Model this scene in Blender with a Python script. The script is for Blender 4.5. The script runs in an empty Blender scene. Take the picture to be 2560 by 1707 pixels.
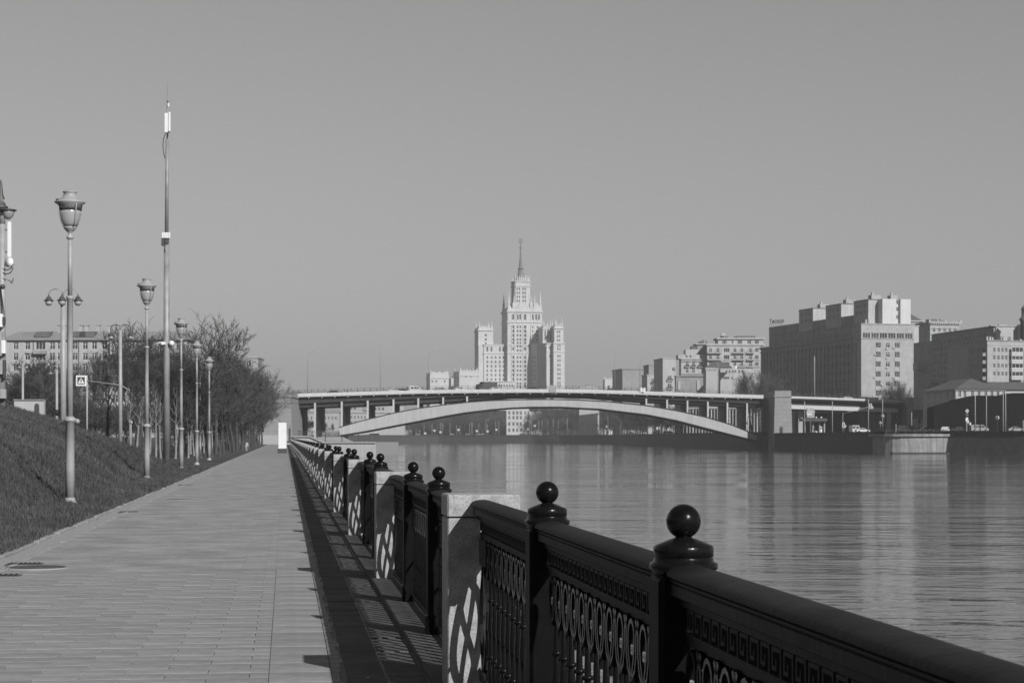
import bpy, math, random
from mathutils import Vector, Matrix
S = bpy.context.scene
COL = S.collection
R = math.radians
F = 5000.0            # focal length in photo pixels (photo 2560 wide)
HX, HY = 1280.0, 1093.0
EYE = 1.7
WZ = -2.9             # water level

# ------------------------------------------------------------------ camera, sky, sun
cam = bpy.data.cameras.new('camera')
cam.sensor_width = 36.0
cam.lens = 36.0 * F / 2560.0
cam.shift_y = (HY - 853.5) / 2560.0
cam.dof.use_dof = True
cam.dof.focus_distance = 14.0
cam.dof.aperture_fstop = 14.0
cam.clip_start = 0.1
cam.clip_end = 12000
co = bpy.data.objects.new('camera', cam)
COL.objects.link(co)
co.location = (0, 0, EYE)
co.rotation_euler = (R(90), 0, 0)
S.camera = co

SUNV = Vector((.878, -1.4, 1.0)).normalized()
SUN_EL = math.asin(SUNV.z)
SUN_AZ = math.atan2(SUNV.x, SUNV.y)
w = bpy.data.worlds.new('World')
S.world = w
w.use_nodes = True
nt = w.node_tree
nt.nodes.clear()
sky = nt.nodes.new('ShaderNodeTexSky')
sky.sky_type = 'NISHITA'
sky.sun_disc = False
sky.sun_elevation = SUN_EL
sky.sun_rotation = SUN_AZ
sky.air_density = 2.0
sky.dust_density = 0.0
sky.ozone_density = 1.0
bw = nt.nodes.new('ShaderNodeRGBToBW')          # black and white film
bg = nt.nodes.new('ShaderNodeBackground')
bg.inputs['Strength'].default_value = 0.05
wo = nt.nodes.new('ShaderNodeOutputWorld')
nt.links.new(sky.outputs[0], bw.inputs[0])
nt.links.new(bw.outputs[0], bg.inputs[0])
nt.links.new(bg.outputs[0], wo.inputs[0])

sl = bpy.data.lights.new('sun', 'SUN')
sl.energy = 5.0
sl.angle = R(0.5)
sl.color = (1, 1, 1)
so = bpy.data.objects.new('sun', sl)
COL.objects.link(so)
so.rotation_euler = (-SUNV).to_track_quat('-Z', 'Y').to_euler()
so.location = (40, -60, 60)

S.view_settings.view_transform = 'Standard'
S.view_settings.look = 'None'
S.view_settings.exposure = 0.0
S.view_settings.gamma = 1.0
S.view_settings.use_curve_mapping = False
S.cycles.max_bounces = 6
S.cycles.volume_bounces = 0
S.cycles.caustics_reflective = False
S.cycles.caustics_refractive = False
S.cycles.transparent_max_bounces = 8
S.cycles.sample_clamp_indirect = 3.0

# ------------------------------------------------------------------ materials (black and white film: every base colour is a grey)
MATS = {}
def mat(name, v, rough=.8, var=.12, scale=4.0, bump=0.0, bscale=None, metal=0.0, spec=.5, streak=0.0, rnd=0.0, dirt=0.0):
    if name in MATS: return MATS[name]
    m = bpy.data.materials.new(name)
    m.use_nodes = True
    n = m.node_tree.nodes; l = m.node_tree.links
    b = n['Principled BSDF']
    b.inputs['Roughness'].default_value = rough
    b.inputs['Metallic'].default_value = metal
    b.inputs['Specular IOR Level'].default_value = spec
    tc = n.new('ShaderNodeTexCoord')
    val = None
    no = n.new('ShaderNodeTexNoise'); no.inputs['Scale'].default_value = scale; no.inputs['Detail'].default_value = 6
    no.inputs['Roughness'].default_value = .6
    l.new(tc.outputs['Object'], no.inputs['Vector'])
    mr = n.new('ShaderNodeMapRange'); mr.inputs['From Min'].default_value = .3; mr.inputs['From Max'].default_value = .7
    mr.inputs['To Min'].default_value = v * (1 - var); mr.inputs['To Max'].default_value = v * (1 + var)
    l.new(no.outputs['Fac'], mr.inputs['Value'])
    val = mr.outputs['Result']
    if streak:
        mp = n.new('ShaderNodeMapping'); mp.inputs['Scale'].default_value = (1.3, 1.3, .12)
        l.new(tc.outputs['Object'], mp.inputs['Vector'])
        n2 = n.new('ShaderNodeTexNoise'); n2.inputs['Scale'].default_value = 1.0; n2.inputs['Detail'].default_value = 5
        l.new(mp.outputs[0], n2.inputs['Vector'])
        r2 = n.new('ShaderNodeMapRange'); r2.inputs['From Min'].default_value = .35; r2.inputs['From Max'].default_value = .7
        r2.inputs['To Min'].default_value = 1 + streak * .3; r2.inputs['To Max'].default_value = 1 - streak
        l.new(n2.outputs['Fac'], r2.inputs['Value'])
        mu = n.new('ShaderNodeMath'); mu.operation = 'MULTIPLY'
        l.new(val, mu.inputs[0]); l.new(r2.outputs[0], mu.inputs[1]); val = mu.outputs[0]
    if dirt:
        n3 = n.new('ShaderNodeTexNoise'); n3.inputs['Scale'].default_value = scale * .13; n3.inputs['Detail'].default_value = 4
        l.new(tc.outputs['Object'], n3.inputs['Vector'])
        r3 = n.new('ShaderNodeMapRange'); r3.inputs['From Min'].default_value = .35; r3.inputs['From Max'].default_value = .65
        r3.inputs['To Min'].default_value = 1 - dirt; r3.inputs['To Max'].default_value = 1 + dirt
        l.new(n3.outputs['Fac'], r3.inputs['Value'])
        mu = n.new('ShaderNodeMath'); mu.operation = 'MULTIPLY'
        l.new(val, mu.inputs[0]); l.new(r3.outputs[0], mu.inputs[1]); val = mu.outputs[0]
    if rnd:
        oi = n.new('ShaderNodeObjectInfo')
        r3 = n.new('ShaderNodeMapRange'); r3.inputs['To Min'].default_value = 1 - rnd; r3.inputs['To Max'].default_value = 1 + rnd
        l.new(oi.outputs['Random'], r3.inputs['Value'])
        mu = n.new('ShaderNodeMath'); mu.operation = 'MULTIPLY'
        l.new(val, mu.inputs[0]); l.new(r3.outputs[0], mu.inputs[1]); val = mu.outputs[0]
    cb = n.new('ShaderNodeCombineColor')
    for i in range(3): l.new(val, cb.inputs[i])
    l.new(cb.outputs[0], b.inputs['Base Color'])
    if bump:
        nb = n.new('ShaderNodeTexNoise'); nb.inputs['Scale'].default_value = bscale or scale * 6; nb.inputs['Detail'].default_value = 5
        l.new(tc.outputs['Object'], nb.inputs['Vector'])
        bp = n.new('ShaderNodeBump'); bp.inputs['Distance'].default_value = bump; bp.inputs['Strength'].default_value = 1
        l.new(nb.outputs['Fac'], bp.inputs['Height'])
        l.new(bp.outputs[0], b.inputs['Normal'])
    MATS[name] = m
    return m

IRON = mat('black_iron_paint', .006, .22, .35, 9, .0006, 90, spec=.18)
IRONR = mat('black_iron_rail', .012, .62, .5, 5, .003, 28, spec=.2, dirt=.4)
GRAN = mat('grey_granite', .30, .75, .34, 70, .0015, 120, dirt=.2)
GRAND = mat('dark_granite', .11, .7, .3, 12, .003, 60)
PAVE = mat('concrete_paving', .235, .85, .12, 9, .0012, 150, rnd=.05, dirt=.2)
PAVEJ = mat('paving_joint', .17, .95, .2, 20)
GRASS = mat('rough_grass', .05, .95, .6, 1.3, .05, 25, dirt=.45)
EARTH = mat('grass_blades', .06, .9, .4, 2.5, dirt=.3)
KERB = mat('kerb_stone', .27, .85, .15, 10, .002, 90, rnd=.1)
POLE = mat('grey_pole_paint', .30, .5, .12, 4)
POLED = mat('dark_grey_paint', .06, .5, .2, 4)
MAST = mat('galvanised_steel', .25, .45, .25, 1.2, streak=.3)
LAMPG = mat('lamp_glass', .32, .25, .1, 3)
WHITE = mat('white_paint', .72, .5, .05, 3)
BLACK = mat('black_plastic', .012, .5, .2, 3)
BARK = mat('bare_bark', .055, .95, .3, 3)
TWIG = mat('bare_twigs', .065, .95, .3, 1)
PALEB = mat('whitewashed_bark', .22, .9, .3, 6)
STUC = mat('pale_stone_cladding', .52, .85, .07, .12, streak=.12)
STUC2 = mat('cream_plaster', .40, .85, .08, .2, streak=.15)
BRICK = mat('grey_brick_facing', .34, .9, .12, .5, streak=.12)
BRICKD = mat('dark_shaded_brick', .27, .9, .15, .5, streak=.2)  # dark brick, also the painted-in shade of walls turned from the sun
PLAST = mat('grey_plaster', .36, .9, .1, .4, streak=.15)
ROOF = mat('dark_roof_sheet', .09, .7, .2, .6)
ROOFL = mat('pale_roof_sheet', .24, .7, .15, .4)
GLASS = mat('window_glass', .035, .15, .4, 1.2, spec=.6, rnd=.5)
FRAME = mat('window_frame', .55, .6, .05, 3)
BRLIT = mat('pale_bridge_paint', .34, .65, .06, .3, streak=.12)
BRSHD = mat('shaded_bridge_steel', .02, .6, .25, .5, streak=.3)  # dark steel, with the shade under the deck painted into its tone
BRPALE = mat('bridge_parapet_stone', .46, .75, .06, .5, streak=.1)
TOWERS = mat('bridge_tower_granite', .24, .8, .12, .8, .01, 3)
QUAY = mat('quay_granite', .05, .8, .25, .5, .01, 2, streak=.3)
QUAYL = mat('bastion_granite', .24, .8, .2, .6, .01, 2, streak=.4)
ROAD = mat('asphalt', .05, .9, .2, 2)
LAND = mat('far_ground', .09, .95, .3, .02, dirt=.3)
RUB = mat('tyre_rubber', .02, .8, .1, 3)
CARW = mat('white_car_paint', .6, .25, .04, 2)
CARG = mat('silver_car_paint', .3, .25, .05, 2)
CARD = mat('dark_car_paint', .03, .2, .1, 2)
SKIN = mat('skin', .35, .6, .05, 8)
CLOTHL = mat('light_cloth', .4, .9, .1, 6)
CLOTHD = mat('dark_cloth', .03, .9, .2, 6)
BILL = mat('grey_billboard', .10, .6, .1, 2)

def water_material():
    m = bpy.data.materials.new('river_water'); m.use_nodes = True
    n = m.node_tree.nodes; l = m.node_tree.links; b = n['Principled BSDF']
    b.inputs['Base Color'].default_value = (.055, .055, .055, 1)
    b.inputs['Roughness'].default_value = .1
    b.inputs['IOR'].default_value = 1.33
    tc = n.new('ShaderNodeTexCoord')
    def lay(sx, sy, sc, dist, det, prev):
        mp = n.new('ShaderNodeMapping'); mp.inputs['Scale'].default_value = (sx, sy, 1); mp.inputs['Rotation'].default_value = (0, 0, R(9))
        l.new(tc.outputs['Object'], mp.inputs['Vector'])
        t = n.new('ShaderNodeTexNoise'); t.inputs['Scale'].default_value = sc; t.inputs['Detail'].default_value = det
        l.new(mp.outputs[0], t.inputs['Vector'])
        bp = n.new('ShaderNodeBump'); bp.inputs['Distance'].default_value = dist
        l.new(t.outputs['Fac'], bp.inputs['Height'])
        if prev: l.new(prev, bp.inputs['Normal'])
        return bp.outputs[0]
    a = lay(.45, 1.0, .20, .14, 3, None)
    a = lay(.6, 1.0, 1.0, .05, 4, a)
    mp = n.new('ShaderNodeMapping'); mp.inputs['Scale'].default_value = (.012, .05, 1); l.new(tc.outputs['Object'], mp.inputs['Vector'])
    t = n.new('ShaderNodeTexNoise'); t.inputs['Scale'].default_value = 1.0; t.inputs['Detail'].default_value = 4; l.new(mp.outputs[0], t.inputs['Vector'])
    mr = n.new('ShaderNodeMapRange'); mr.inputs['From Min'].default_value = .4; mr.inputs['From Max'].default_value = .65; mr.inputs['To Min'].default_value = .02; mr.inputs['To Max'].default_value = .10
    l.new(t.outputs['Fac'], mr.inputs['Value']); l.new(mr.outputs[0], b.inputs['Roughness'])
    l.new(a, b.inputs['Normal'])
    return m
WATER = water_material()

# ------------------------------------------------------------------ mesh helpers
class MB:
    def __init__(s): s.v = []; s.f = []; s.m = []; s.sm = []
    def face(s, pts, mi=0, smooth=False):
        b = len(s.v); s.v.extend([tuple(p) for p in pts]); s.f.append(tuple(range(b, b + len(pts)))); s.m.append(mi); s.sm.append(smooth)
    def faces(s, pts, fs, mi=0, smooth=False):
        b = len(s.v); s.v.extend([tuple(p) for p in pts])
        for f in fs: s.f.append(tuple(b + i for i in f)); s.m.append(mi); s.sm.append(smooth)
    def box(s, x0, x1, y0, y1, z0, z1, mi=0):
        s.faces([(x0,y0,z0),(x1,y0,z0),(x1,y1,z0),(x0,y1,z0),(x0,y0,z1),(x1,y0,z1),(x1,y1,z1),(x0,y1,z1)],
                [(0,3,2,1),(4,5,6,7),(0,1,5,4),(1,2,6,5),(2,3,7,6),(3,0,4,7)], mi)
    def bev(s, x0, x1, y0, y1, z0, z1, c, mi=0):   # box with chamfered vertical and top edges
        def ring(i, z): return [(x0+i,y0+c,z),(x0+c,y0+i,z),(x1-c,y0+i,z),(x1-i,y0+c,z),(x1-i,y1-c,z),(x1-c,y1-i,z),(x0+c,y1-i,z),(x0+i,y1-c,z)]
        rs = ring(0, z0) + ring(0, z1 - c) + [(x0+c+(p[0]-x0-c)*1 if False else min(max(p[0],x0+c),x1-c), min(max(p[1],y0+c),y1-c), z1) for p in ring(0, z1)]
        fs = [tuple(range(7,-1,-1)), tuple(range(16,24))]
        for k in (0, 8):
            for i in range(8): fs.append((k+i, k+(i+1)%8, k+8+(i+1)%8, k+8+i))
        s.faces(rs, fs, mi)
    def obox(s, o, u, v, z0, z1, mi=0):   # o,u,v 2D vectors
        a = [(o[0],o[1]),(o[0]+u[0],o[1]+u[1]),(o[0]+u[0]+v[0],o[1]+u[1]+v[1]),(o[0]+v[0],o[1]+v[1])]
        if u[0]*v[1]-u[1]*v[0] < 0: a.reverse()
        s.prism(a, z0, z1, mi)
    def prism(s, poly, z0, z1, mi=0, topm=None, z1s=None):
        n = len(poly)
        zs = z1s or [z1]*n
        s.faces([(x,y,z0) for x,y in poly] + [(p[0],p[1],zs[i]) for i,p in enumerate(poly)],
                [tuple(range(n-1,-1,-1))] + [(i,(i+1)%n,n+(i+1)%n,n+i) for i in range(n)], mi)
        s.faces([(p[0],p[1],zs[i]) for i,p in enumerate(poly)], [tuple(range(n))], mi if topm is None else topm)
    def tube(s, pts, rad, n=6, mi=0, smooth=True, cap=True):
        pts = [Vector(p) for p in pts]
        if not isinstance(rad, (list, tuple)): rad = [rad]*len(pts)
        b = len(s.v); N = len(pts); up = None
        for i, p in enumerate(pts):
            d = (pts[min(i+1,N-1)] - pts[max(i-1,0)])
            if d.length < 1e-9: d = Vector((0,0,1))
            d.normalize()
            if up is None:
                up = Vector((1,0,0)) if abs(d.x) < .8 else Vector((0,1,0))
            a = d.cross(up)
            if a.length < 1e-6: a = d.orthogonal()
            a.normalize(); c = d.cross(a); up = a.cross(d) if False else up
            for k in range(n):
                t = 2*math.pi*k/n + (math.pi/4 if n == 4 else 0)
                s.v.append(tuple(p + a*math.cos(t)*rad[i] + c*math.sin(t)*rad[i]))
        for i in range(N-1):
            for k in range(n):
                s.f.append((b+i*n+k, b+(i+1)*n+k, b+(i+1)*n+(k+1)%n, b+i*n+(k+1)%n)); s.m.append(mi); s.sm.append(smooth)
        if cap:
            s.f.append(tuple(b+k for k in range(n))); s.m.append(mi); s.sm.append(False)
            s.f.append(tuple(b+(N-1)*n+k for k in range(n-1,-1,-1))); s.m.append(mi); s.sm.append(False)
    def lathe(s, prof, n=16, c=(0,0,0), mi=0, smooth=True, sq=False):
        b = len(s.v)
        for r, z in prof:
            for k in range(n):
                t = 2*math.pi*(k+.5)/n
                s.v.append((c[0]+r*math.cos(t), c[1]+r*math.sin(t), c[2]+z))
        for i in range(len(prof)-1):
            for k in range(n):
                s.f.append((b+i*n+k, b+i*n+(k+1)%n, b+(i+1)*n+(k+1)%n, b+(i+1)*n+k)); s.m.append(mi); s.sm.append(smooth)
        s.f.append(tuple(b+k for k in range(n-1,-1,-1))); s.m.append(mi); s.sm.append(False)
        s.f.append(tuple(b+(len(prof)-1)*n+k for k in range(n))); s.m.append(mi); s.sm.append(False)
    def sphere(s, c, r, n=20, m=12, mi=0):
        s.lathe([(max(1e-4, r*math.sin(math.pi*i/m)), -r*math.cos(math.pi*i/m)) for i in range(m+1)], n, c, mi)
    def mesh(s, name, mats):
        me = bpy.data.meshes.new(name)
        me.from_pydata(s.v, [], s.f)
        for m in (mats if isinstance(mats, (list, tuple)) else [mats]): me.materials.append(m)
        me.polygons.foreach_set('material_index', s.m)
        me.polygons.foreach_set('use_smooth', s.sm)
        me.update()
        return me
    def build(s, name, mats, parent=None, world=False, loc=None, kind=None):
        if world and parent is not None:
            o = abs_loc(parent)
            s.v = [(x-o[0], y-o[1], z-o[2]) for x, y, z in s.v]
        return put(name, s.mesh(name, mats), parent, loc, kind=kind)
def abs_loc(o):
    v = Vector((0,0,0))
    while o is not None: v += o.location; o = o.parent
    return v
def put(name, me, parent=None, loc=None, rz=0.0, kind=None):
    o = bpy.data.objects.new(name, me); COL.objects.link(o)
    if parent is not None: o.parent = parent
    if loc is not None: o.location = loc
    if rz: o.rotation_euler = (0, 0, rz)
    if kind: o['kind'] = kind
    return o
def tag(o, label, cat, group=None):
    o['label'] = label; o['category'] = cat
    if group: o['group'] = group
    return o
def thing(name, label, cat, loc=(0,0,0), rz=0.0, group=None):
    o = bpy.data.objects.new(name, None); COL.objects.link(o)
    o.location = loc; o.rotation_euler = (0, 0, rz); o.empty_display_size = .3
    return tag(o, label, cat, group)
def copy_thing(src, loc, rz=None, label=None, scale=None, group=None):
    c = src.copy(); COL.objects.link(c); c.location = loc
    if rz is not None: c.rotation_euler = (0, 0, rz)
    if label: c['label'] = label
    if group: c['group'] = group
    if scale: c.scale = scale if isinstance(scale, (tuple, list)) else (scale,)*3
    for ch in src.children:
        d = ch.copy(); COL.objects.link(d); d.parent = c
        for g in ch.children:
            e = g.copy(); COL.objects.link(e); e.parent = d
    return c
def P(px, py, Y): return Vector(((px-HX)/F*Y, Y, EYE + (HY-py)/F*Y))
def PX(px, Y): return (px-HX)/F*Y
def PZ(py, Y): return EYE + (HY-py)/F*Y
K = .1132                                  # the promenade runs along x = T - K*y
def TX(T, y): return T - K*y
DIR = math.atan(K)
def offset(poly, d):
    n = len(poly); out = []
    for i in range(n):
        p0, p1, p2 = Vector(poly[i-1]), Vector(poly[i]), Vector(poly[(i+1)%n])
        a = (p1-p0).normalized(); b = (p2-p1).normalized()
        na = Vector((a.y,-a.x)); nb = Vector((b.y,-b.x)); k = na+nb
        if k.length < 1e-6: k = na; sc = 1
        else: k.normalize(); sc = 1/max(.3, k.dot(na))
        out.append(tuple(p1 + k*d*sc))
    return out
WCACHE = {}
def window_mesh(w, h, style='two', d=.12):
    key = (round(w,2), round(h,2), style)
    if key in WCACHE: return WCACHE[key]
    m = MB(); add_window(m, (0,0), (1,0), 0, w, h, style)
    me = m.mesh('window', [FRAME, GLASS]); WCACHE[key] = me
    return me
def add_window(m, o, U, zc, w, h, style='two'):   # centred at o; U unit dir; outward normal = (U.y,-U.x)
    N = (U[1], -U[0])
    def bx(u0, u1, z0, z1, d0, d1, mi):
        q = [(o[0]+U[0]*u+N[0]*d, o[1]+U[1]*u+N[1]*d) for u, d in ((u0,d1),(u1,d1),(u1,d0),(u0,d0))]
        m.prism(q, zc+z0, zc+z1, mi)
    a = w/2; b = h/2; t = min(.12, w*.09)
    q = [(o[0]+U[0]*u, o[1]+U[1]*u) for u in (-a, a)]
    m.face([(q[0][0],q[0][1],zc-b),(q[1][0],q[1][1],zc-b),(q[1][0],q[1][1],zc+b),(q[0][0],q[0][1],zc+b)], 1)
    if style == 'plain': return
    bx(-a, a, -b, -b+t, .002, .07, 0); bx(-a, a, b-t, b, .002, .07, 0)
    bx(-a, -a+t, -b+t, b-t, .002, .07, 0); bx(a-t, a, -b+t, b-t, .002, .07, 0)
    if style in ('two', 'tee'): bx(-t*.5, t*.5, -b+t, b-t, .002, .06, 0)
    if style in ('three', 'band'):
        k = max(3, int(w/1.0))
        for i in range(1, k): bx(-a+w*i/k-t*.4, -a+w*i/k+t*.4, -b+t, b-t, .002, .06, 0)
    if style == 'tee': bx(-a+t, a-t, b*.35, b*.35+t*.8, .002, .055, 0)
def facade(mb, A, B, z0, z1, wins, depth=.2, mi=0, maxw=None):
    """wall quad grid from A to B with openings; wins: (u0,u1,za,zb)"""
    A = Vector(A); B = Vector(B); W = (B-A).length; U = (B-A)/W; N = Vector((U.y, -U.x))
    us = sorted(set([0, W] + [round(x,3) for a in wins for x in a[:2]])); zs = sorted(set([z0, z1] + [round(x,3) for a in wins for x in a[2:4]]))
    us = [u for u in us if -1e-6 <= u <= W+1e-6]; zs = [z for z in zs if z0-1e-6 <= z <= z1+1e-6]
    def p(u, z, d=0): q = A + U*u - N*d; return (q.x, q.y, z)
    rows = {}
    for j in range(len(zs)-1):
        zc = (zs[j]+zs[j+1])/2
        act = [a for a in wins if a[2] < zc < a[3]]
        i = 0; start = None
        for i in range(len(us)-1):
            uc = (us[i]+us[i+1])/2
            hole = any(a[0] < uc < a[1] for a in act)
            if hole:
                if start is not None: mb.face([p(start,zs[j]),p(us[i],zs[j]),p(us[i],zs[j+1]),p(start,zs[j+1])], mi); start = None
            elif start is None: start = us[i]
        if start is not None: mb.face([p(start,zs[j]),p(us[-1],zs[j]),p(us[-1],zs[j+1]),p(start,zs[j+1])], mi)
    for u0, u1, a, b in wins:
        mb.face([p(u0,a),p(u1,a),p(u1,a,depth),p(u0,a,depth)], mi); mb.face([p(u0,b),p(u0,b,depth),p(u1,b,depth),p(u1,b)], mi)
        mb.face([p(u0,a),p(u0,a,depth),p(u0,b,depth),p(u0,b)], mi); mb.face([p(u1,a),p(u1,b),p(u1,b,depth),p(u1,a,depth)], mi)
def block(root, poly, z0, z1, m, edges=None, name='wall', roofm=None, joined=None, depth=.2):
    """a building volume, poly counter-clockwise, in the root's local space; edges {i: [(u, z, w, h, style), ...]} window centres.
       windows become parts unless joined (an MB that collects them)"""
    edges = edges or {}; mb = MB(); n = len(poly)
    for i in range(n):
        A = Vector(poly[i]); B = Vector(poly[(i+1)%n]); L = (B-A).length; U = (B-A)/L; N = Vector((U.y,-U.x))
        ws = [x for x in edges.get(i, []) if x[0]-x[2]/2 > .05 and x[0]+x[2]/2 < L-.05 and x[1]-x[3]/2 > z0+.02 and x[1]+x[3]/2 < z1-.02]
        facade(mb, A, B, z0, z1, [(x[0]-x[2]/2, x[0]+x[2]/2, x[1]-x[3]/2, x[1]+x[3]/2) for x in ws], depth)
        for x in ws:
            q = A + U*x[0] - N*(depth-.01)
            if joined is not None: add_window(joined, (q.x,q.y), (U.x,U.y), x[1], x[2], x[3], x[4])
            else: put('window', window_mesh(x[2], x[3], x[4]), root, (q.x, q.y, x[1]), math.atan2(U.y, U.x))
    mb.face([(x,y,z1) for x,y in poly], 1)
    return mb.build(name, [m, roofm or ROOFL], root)
def band(root, poly, z0, z1, d, m, name='cornice'):
    mb = MB(); mb.prism(offset(poly, d), z0, z1); return mb.build(name, m, root)
def grid(us, zs, w, h, style='two'): return [(u, z, w, h, style) for u in us for z in zs]
def lin(a, b, n): return [a+(b-a)*i/(n-1) for i in range(n)] if n > 1 else [(a+b)/2]
def rect(x0, x1, y0, y1): return [(x0,y0),(x1,y0),(x1,y1),(x0,y1)]
def struct(name, mb, m): o = mb.build(name, m); o['kind'] = 'structure'; return o

# ------------------------------------------------------------------ setting: ground, water, walls
CD, SD = math.cos(DIR), math.sin(DIR)
def L(t, s, z=0): return Vector((t*CD - s*SD, t*SD + s*CD, z))
def interp(x, xs, ys):
    if x <= xs[0]: return ys[0]
    for i in range(len(xs)-1):
        if x <= xs[i+1]: return ys[i] + (ys[i+1]-ys[i])*(x-xs[i])/(xs[i+1]-xs[i])
    return ys[-1]
def sstep(a, b, x): t = min(1, max(0, (x-a)/(b-a))); return t*t*(3-2*t)
def bank_h(t, s):
    far = 2.3*sstep(470, 555, s) + 1.0*sstep(600, 1000, s)
    if t > -4.0: return far - .06
    a = -t
    h = interp(a, [4.0, 4.3, 5.3, 6.0, 6.9, 8, 9.2, 11, 14, 20, 40], [-.03, .02, .06, .42, 1.15, 1.6, 2.1, 2.75, 3.55, 4.0, 4.2])
    h *= 1 - sstep(90, 124, s + .5*(a-7))
    w = .05*math.sin(s*.23+a*.9)*math.sin(s*.11+a*.37) + .02*math.sin(s*.83-a*1.9)*math.sin(s*.37+a)
    return max(h, 0) + w*min(1, max(0, a-4.6)*.5) + far
rnd = random.Random(4)
mb = MB()
ts = [-2500,-900,-400,-200,-120,-80,-60,-45,-36,-30,-26,-23] + [-20+i*.5 for i in range(32)] + [-4.0, -3.99, 1.75]
ss = [-60,-20,0,10] + [12+i*.75 for i in range(150)] + [126,130,140,155,180,220,280,350,420,450] + [470+i*10 for i in range(10)] + [600,650,720,800,900,1000,1300,1655]
idx = {}
vv = []
for j, s in enumerate(ss):
    for i, t in enumerate(ts):
        h = bank_h(t, s); p = L(t, s, h); vv.append(tuple(p))
nT = len(ts)
ff = [(j*nT+i, j*nT+i+1, (j+1)*nT+i+1, (j+1)*nT+i) for j in range(len(ss)-1) for i in range(nT-1)]
mb.faces(vv, ff, 0, True)
struct('grassy_bank', mb, GRASS)

mb = MB(); mb.face([(-700,-200,WZ),(3000,-200,WZ),(3000,2200,WZ),(-700,2200,WZ)])
struct('river', mb, WATER)

RB = [(205,427),(136.6,534),(122.6,560),(121,561),(110,561),(106.5,562),(104.6,565),(104.6,575),(92,700),(90,716),(80,880),(76,1200),(72,1450),(45,1580),(-60,1640),(-185,1650)]
ZR = 3.25
mb = MB()
mb.face([(x,y,ZR) for x,y in RB[::-1]][::-1] + [(-2600,1650,ZR),(-2600,6000,ZR),(5000,6000,ZR),(5000,427,ZR)])
struct('far_ground', mb, LAND)

def quay(name, pts, zt, z0, m, label, cat='wall', batter=.0, cop=.35, th=1.2, copz=.5, group=None):
    """wall along pts (water on the left walking along them), coping on top"""
    r = thing(name, label, cat, (pts[0][0], pts[0][1], 0), 0, group)
    mb = MB(); mc = MB()
    zt0 = zt if isinstance(zt, (list, tuple)) else [zt]*len(pts)
    ns = []
    for i, p in enumerate(pts):
        a = Vector(pts[max(i-1,0)]); b = Vector(pts[min(i+1,len(pts)-1)]); d = (b-a).normalized(); ns.append(Vector((-d.y, d.x)))
    for i in range(len(pts)-1):
        A, B = Vector(pts[i]), Vector(pts[i+1]); na, nb = ns[i], ns[i+1]
        za, zb = zt0[i]-copz, zt0[i+1]-copz
        def q(P_, n_, d, z): v = P_+n_*d; return (v.x, v.y, z)
        mb.face([q(A,na,batter,z0-.5), q(A,na,0,za), q(B,nb,0,zb), q(B,nb,batter,z0-.5)])
        mb.face([q(A,na,0,za), q(A,na,-th,za), q(B,nb,-th,zb), q(B,nb,0,zb)])
        mb.face([q(A,na,-th,za), q(A,na,-th,z0-.5), q(B,nb,-th,z0-.5), q(B,nb,-th,zb)])
        mc.face([q(A,na,cop,za), q(A,na,cop,zt0[i]), q(B,nb,cop,zt0[i+1]), q(B,nb,cop,zb)])
        mc.face([q(A,na,cop,zt0[i]), q(A,na,-th,zt0[i]), q(B,nb,-th,zt0[i+1]), q(B,nb,cop,zt0[i+1])])
        mc.face([q(A,na,0,za), q(A,na,cop,za), q(B,nb,cop,zb), q(B,nb,0,zb)])
        mc.face([q(A,na,-th-.02,za), q(A,na,-th-.02,zt0[i]-.01), q(B,nb,-th-.02,zt0[i+1]-.01), q(B,nb,-th-.02,zb)])
    mb.build('wall_face', m, r, world=True); mc.build('coping', m, r, world=True)
    return r
lp = [tuple(L(1.78, s)[:2]) for s in (-60, 60, 200, 400, 478)]
quay('quay_wall', lp[::-1], .018, WZ, QUAYL, 'granite quay wall below the iron railing on the near bank', cop=.03, copz=.2, th=.5)
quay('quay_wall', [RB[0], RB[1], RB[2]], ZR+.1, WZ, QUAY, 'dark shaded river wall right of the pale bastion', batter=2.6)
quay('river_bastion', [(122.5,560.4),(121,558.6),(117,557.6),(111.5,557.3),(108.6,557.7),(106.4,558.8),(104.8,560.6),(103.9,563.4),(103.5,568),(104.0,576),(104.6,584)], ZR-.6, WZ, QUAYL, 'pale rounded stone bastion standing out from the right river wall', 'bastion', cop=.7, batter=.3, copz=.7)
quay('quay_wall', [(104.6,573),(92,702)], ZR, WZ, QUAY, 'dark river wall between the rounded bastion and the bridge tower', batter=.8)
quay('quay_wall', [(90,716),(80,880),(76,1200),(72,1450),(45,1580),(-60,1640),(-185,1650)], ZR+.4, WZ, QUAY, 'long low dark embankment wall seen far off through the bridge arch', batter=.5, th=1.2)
mb = MB(); mb.prism([(106,556.8),(121.5,556),(123,559),(118,560.5),(106,560.5)], WZ-.3, WZ+.45)
tag(mb.build('stone_footing', QUAY), 'low dark stone footing at the waterline under the pale bastion', 'footing')

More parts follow.
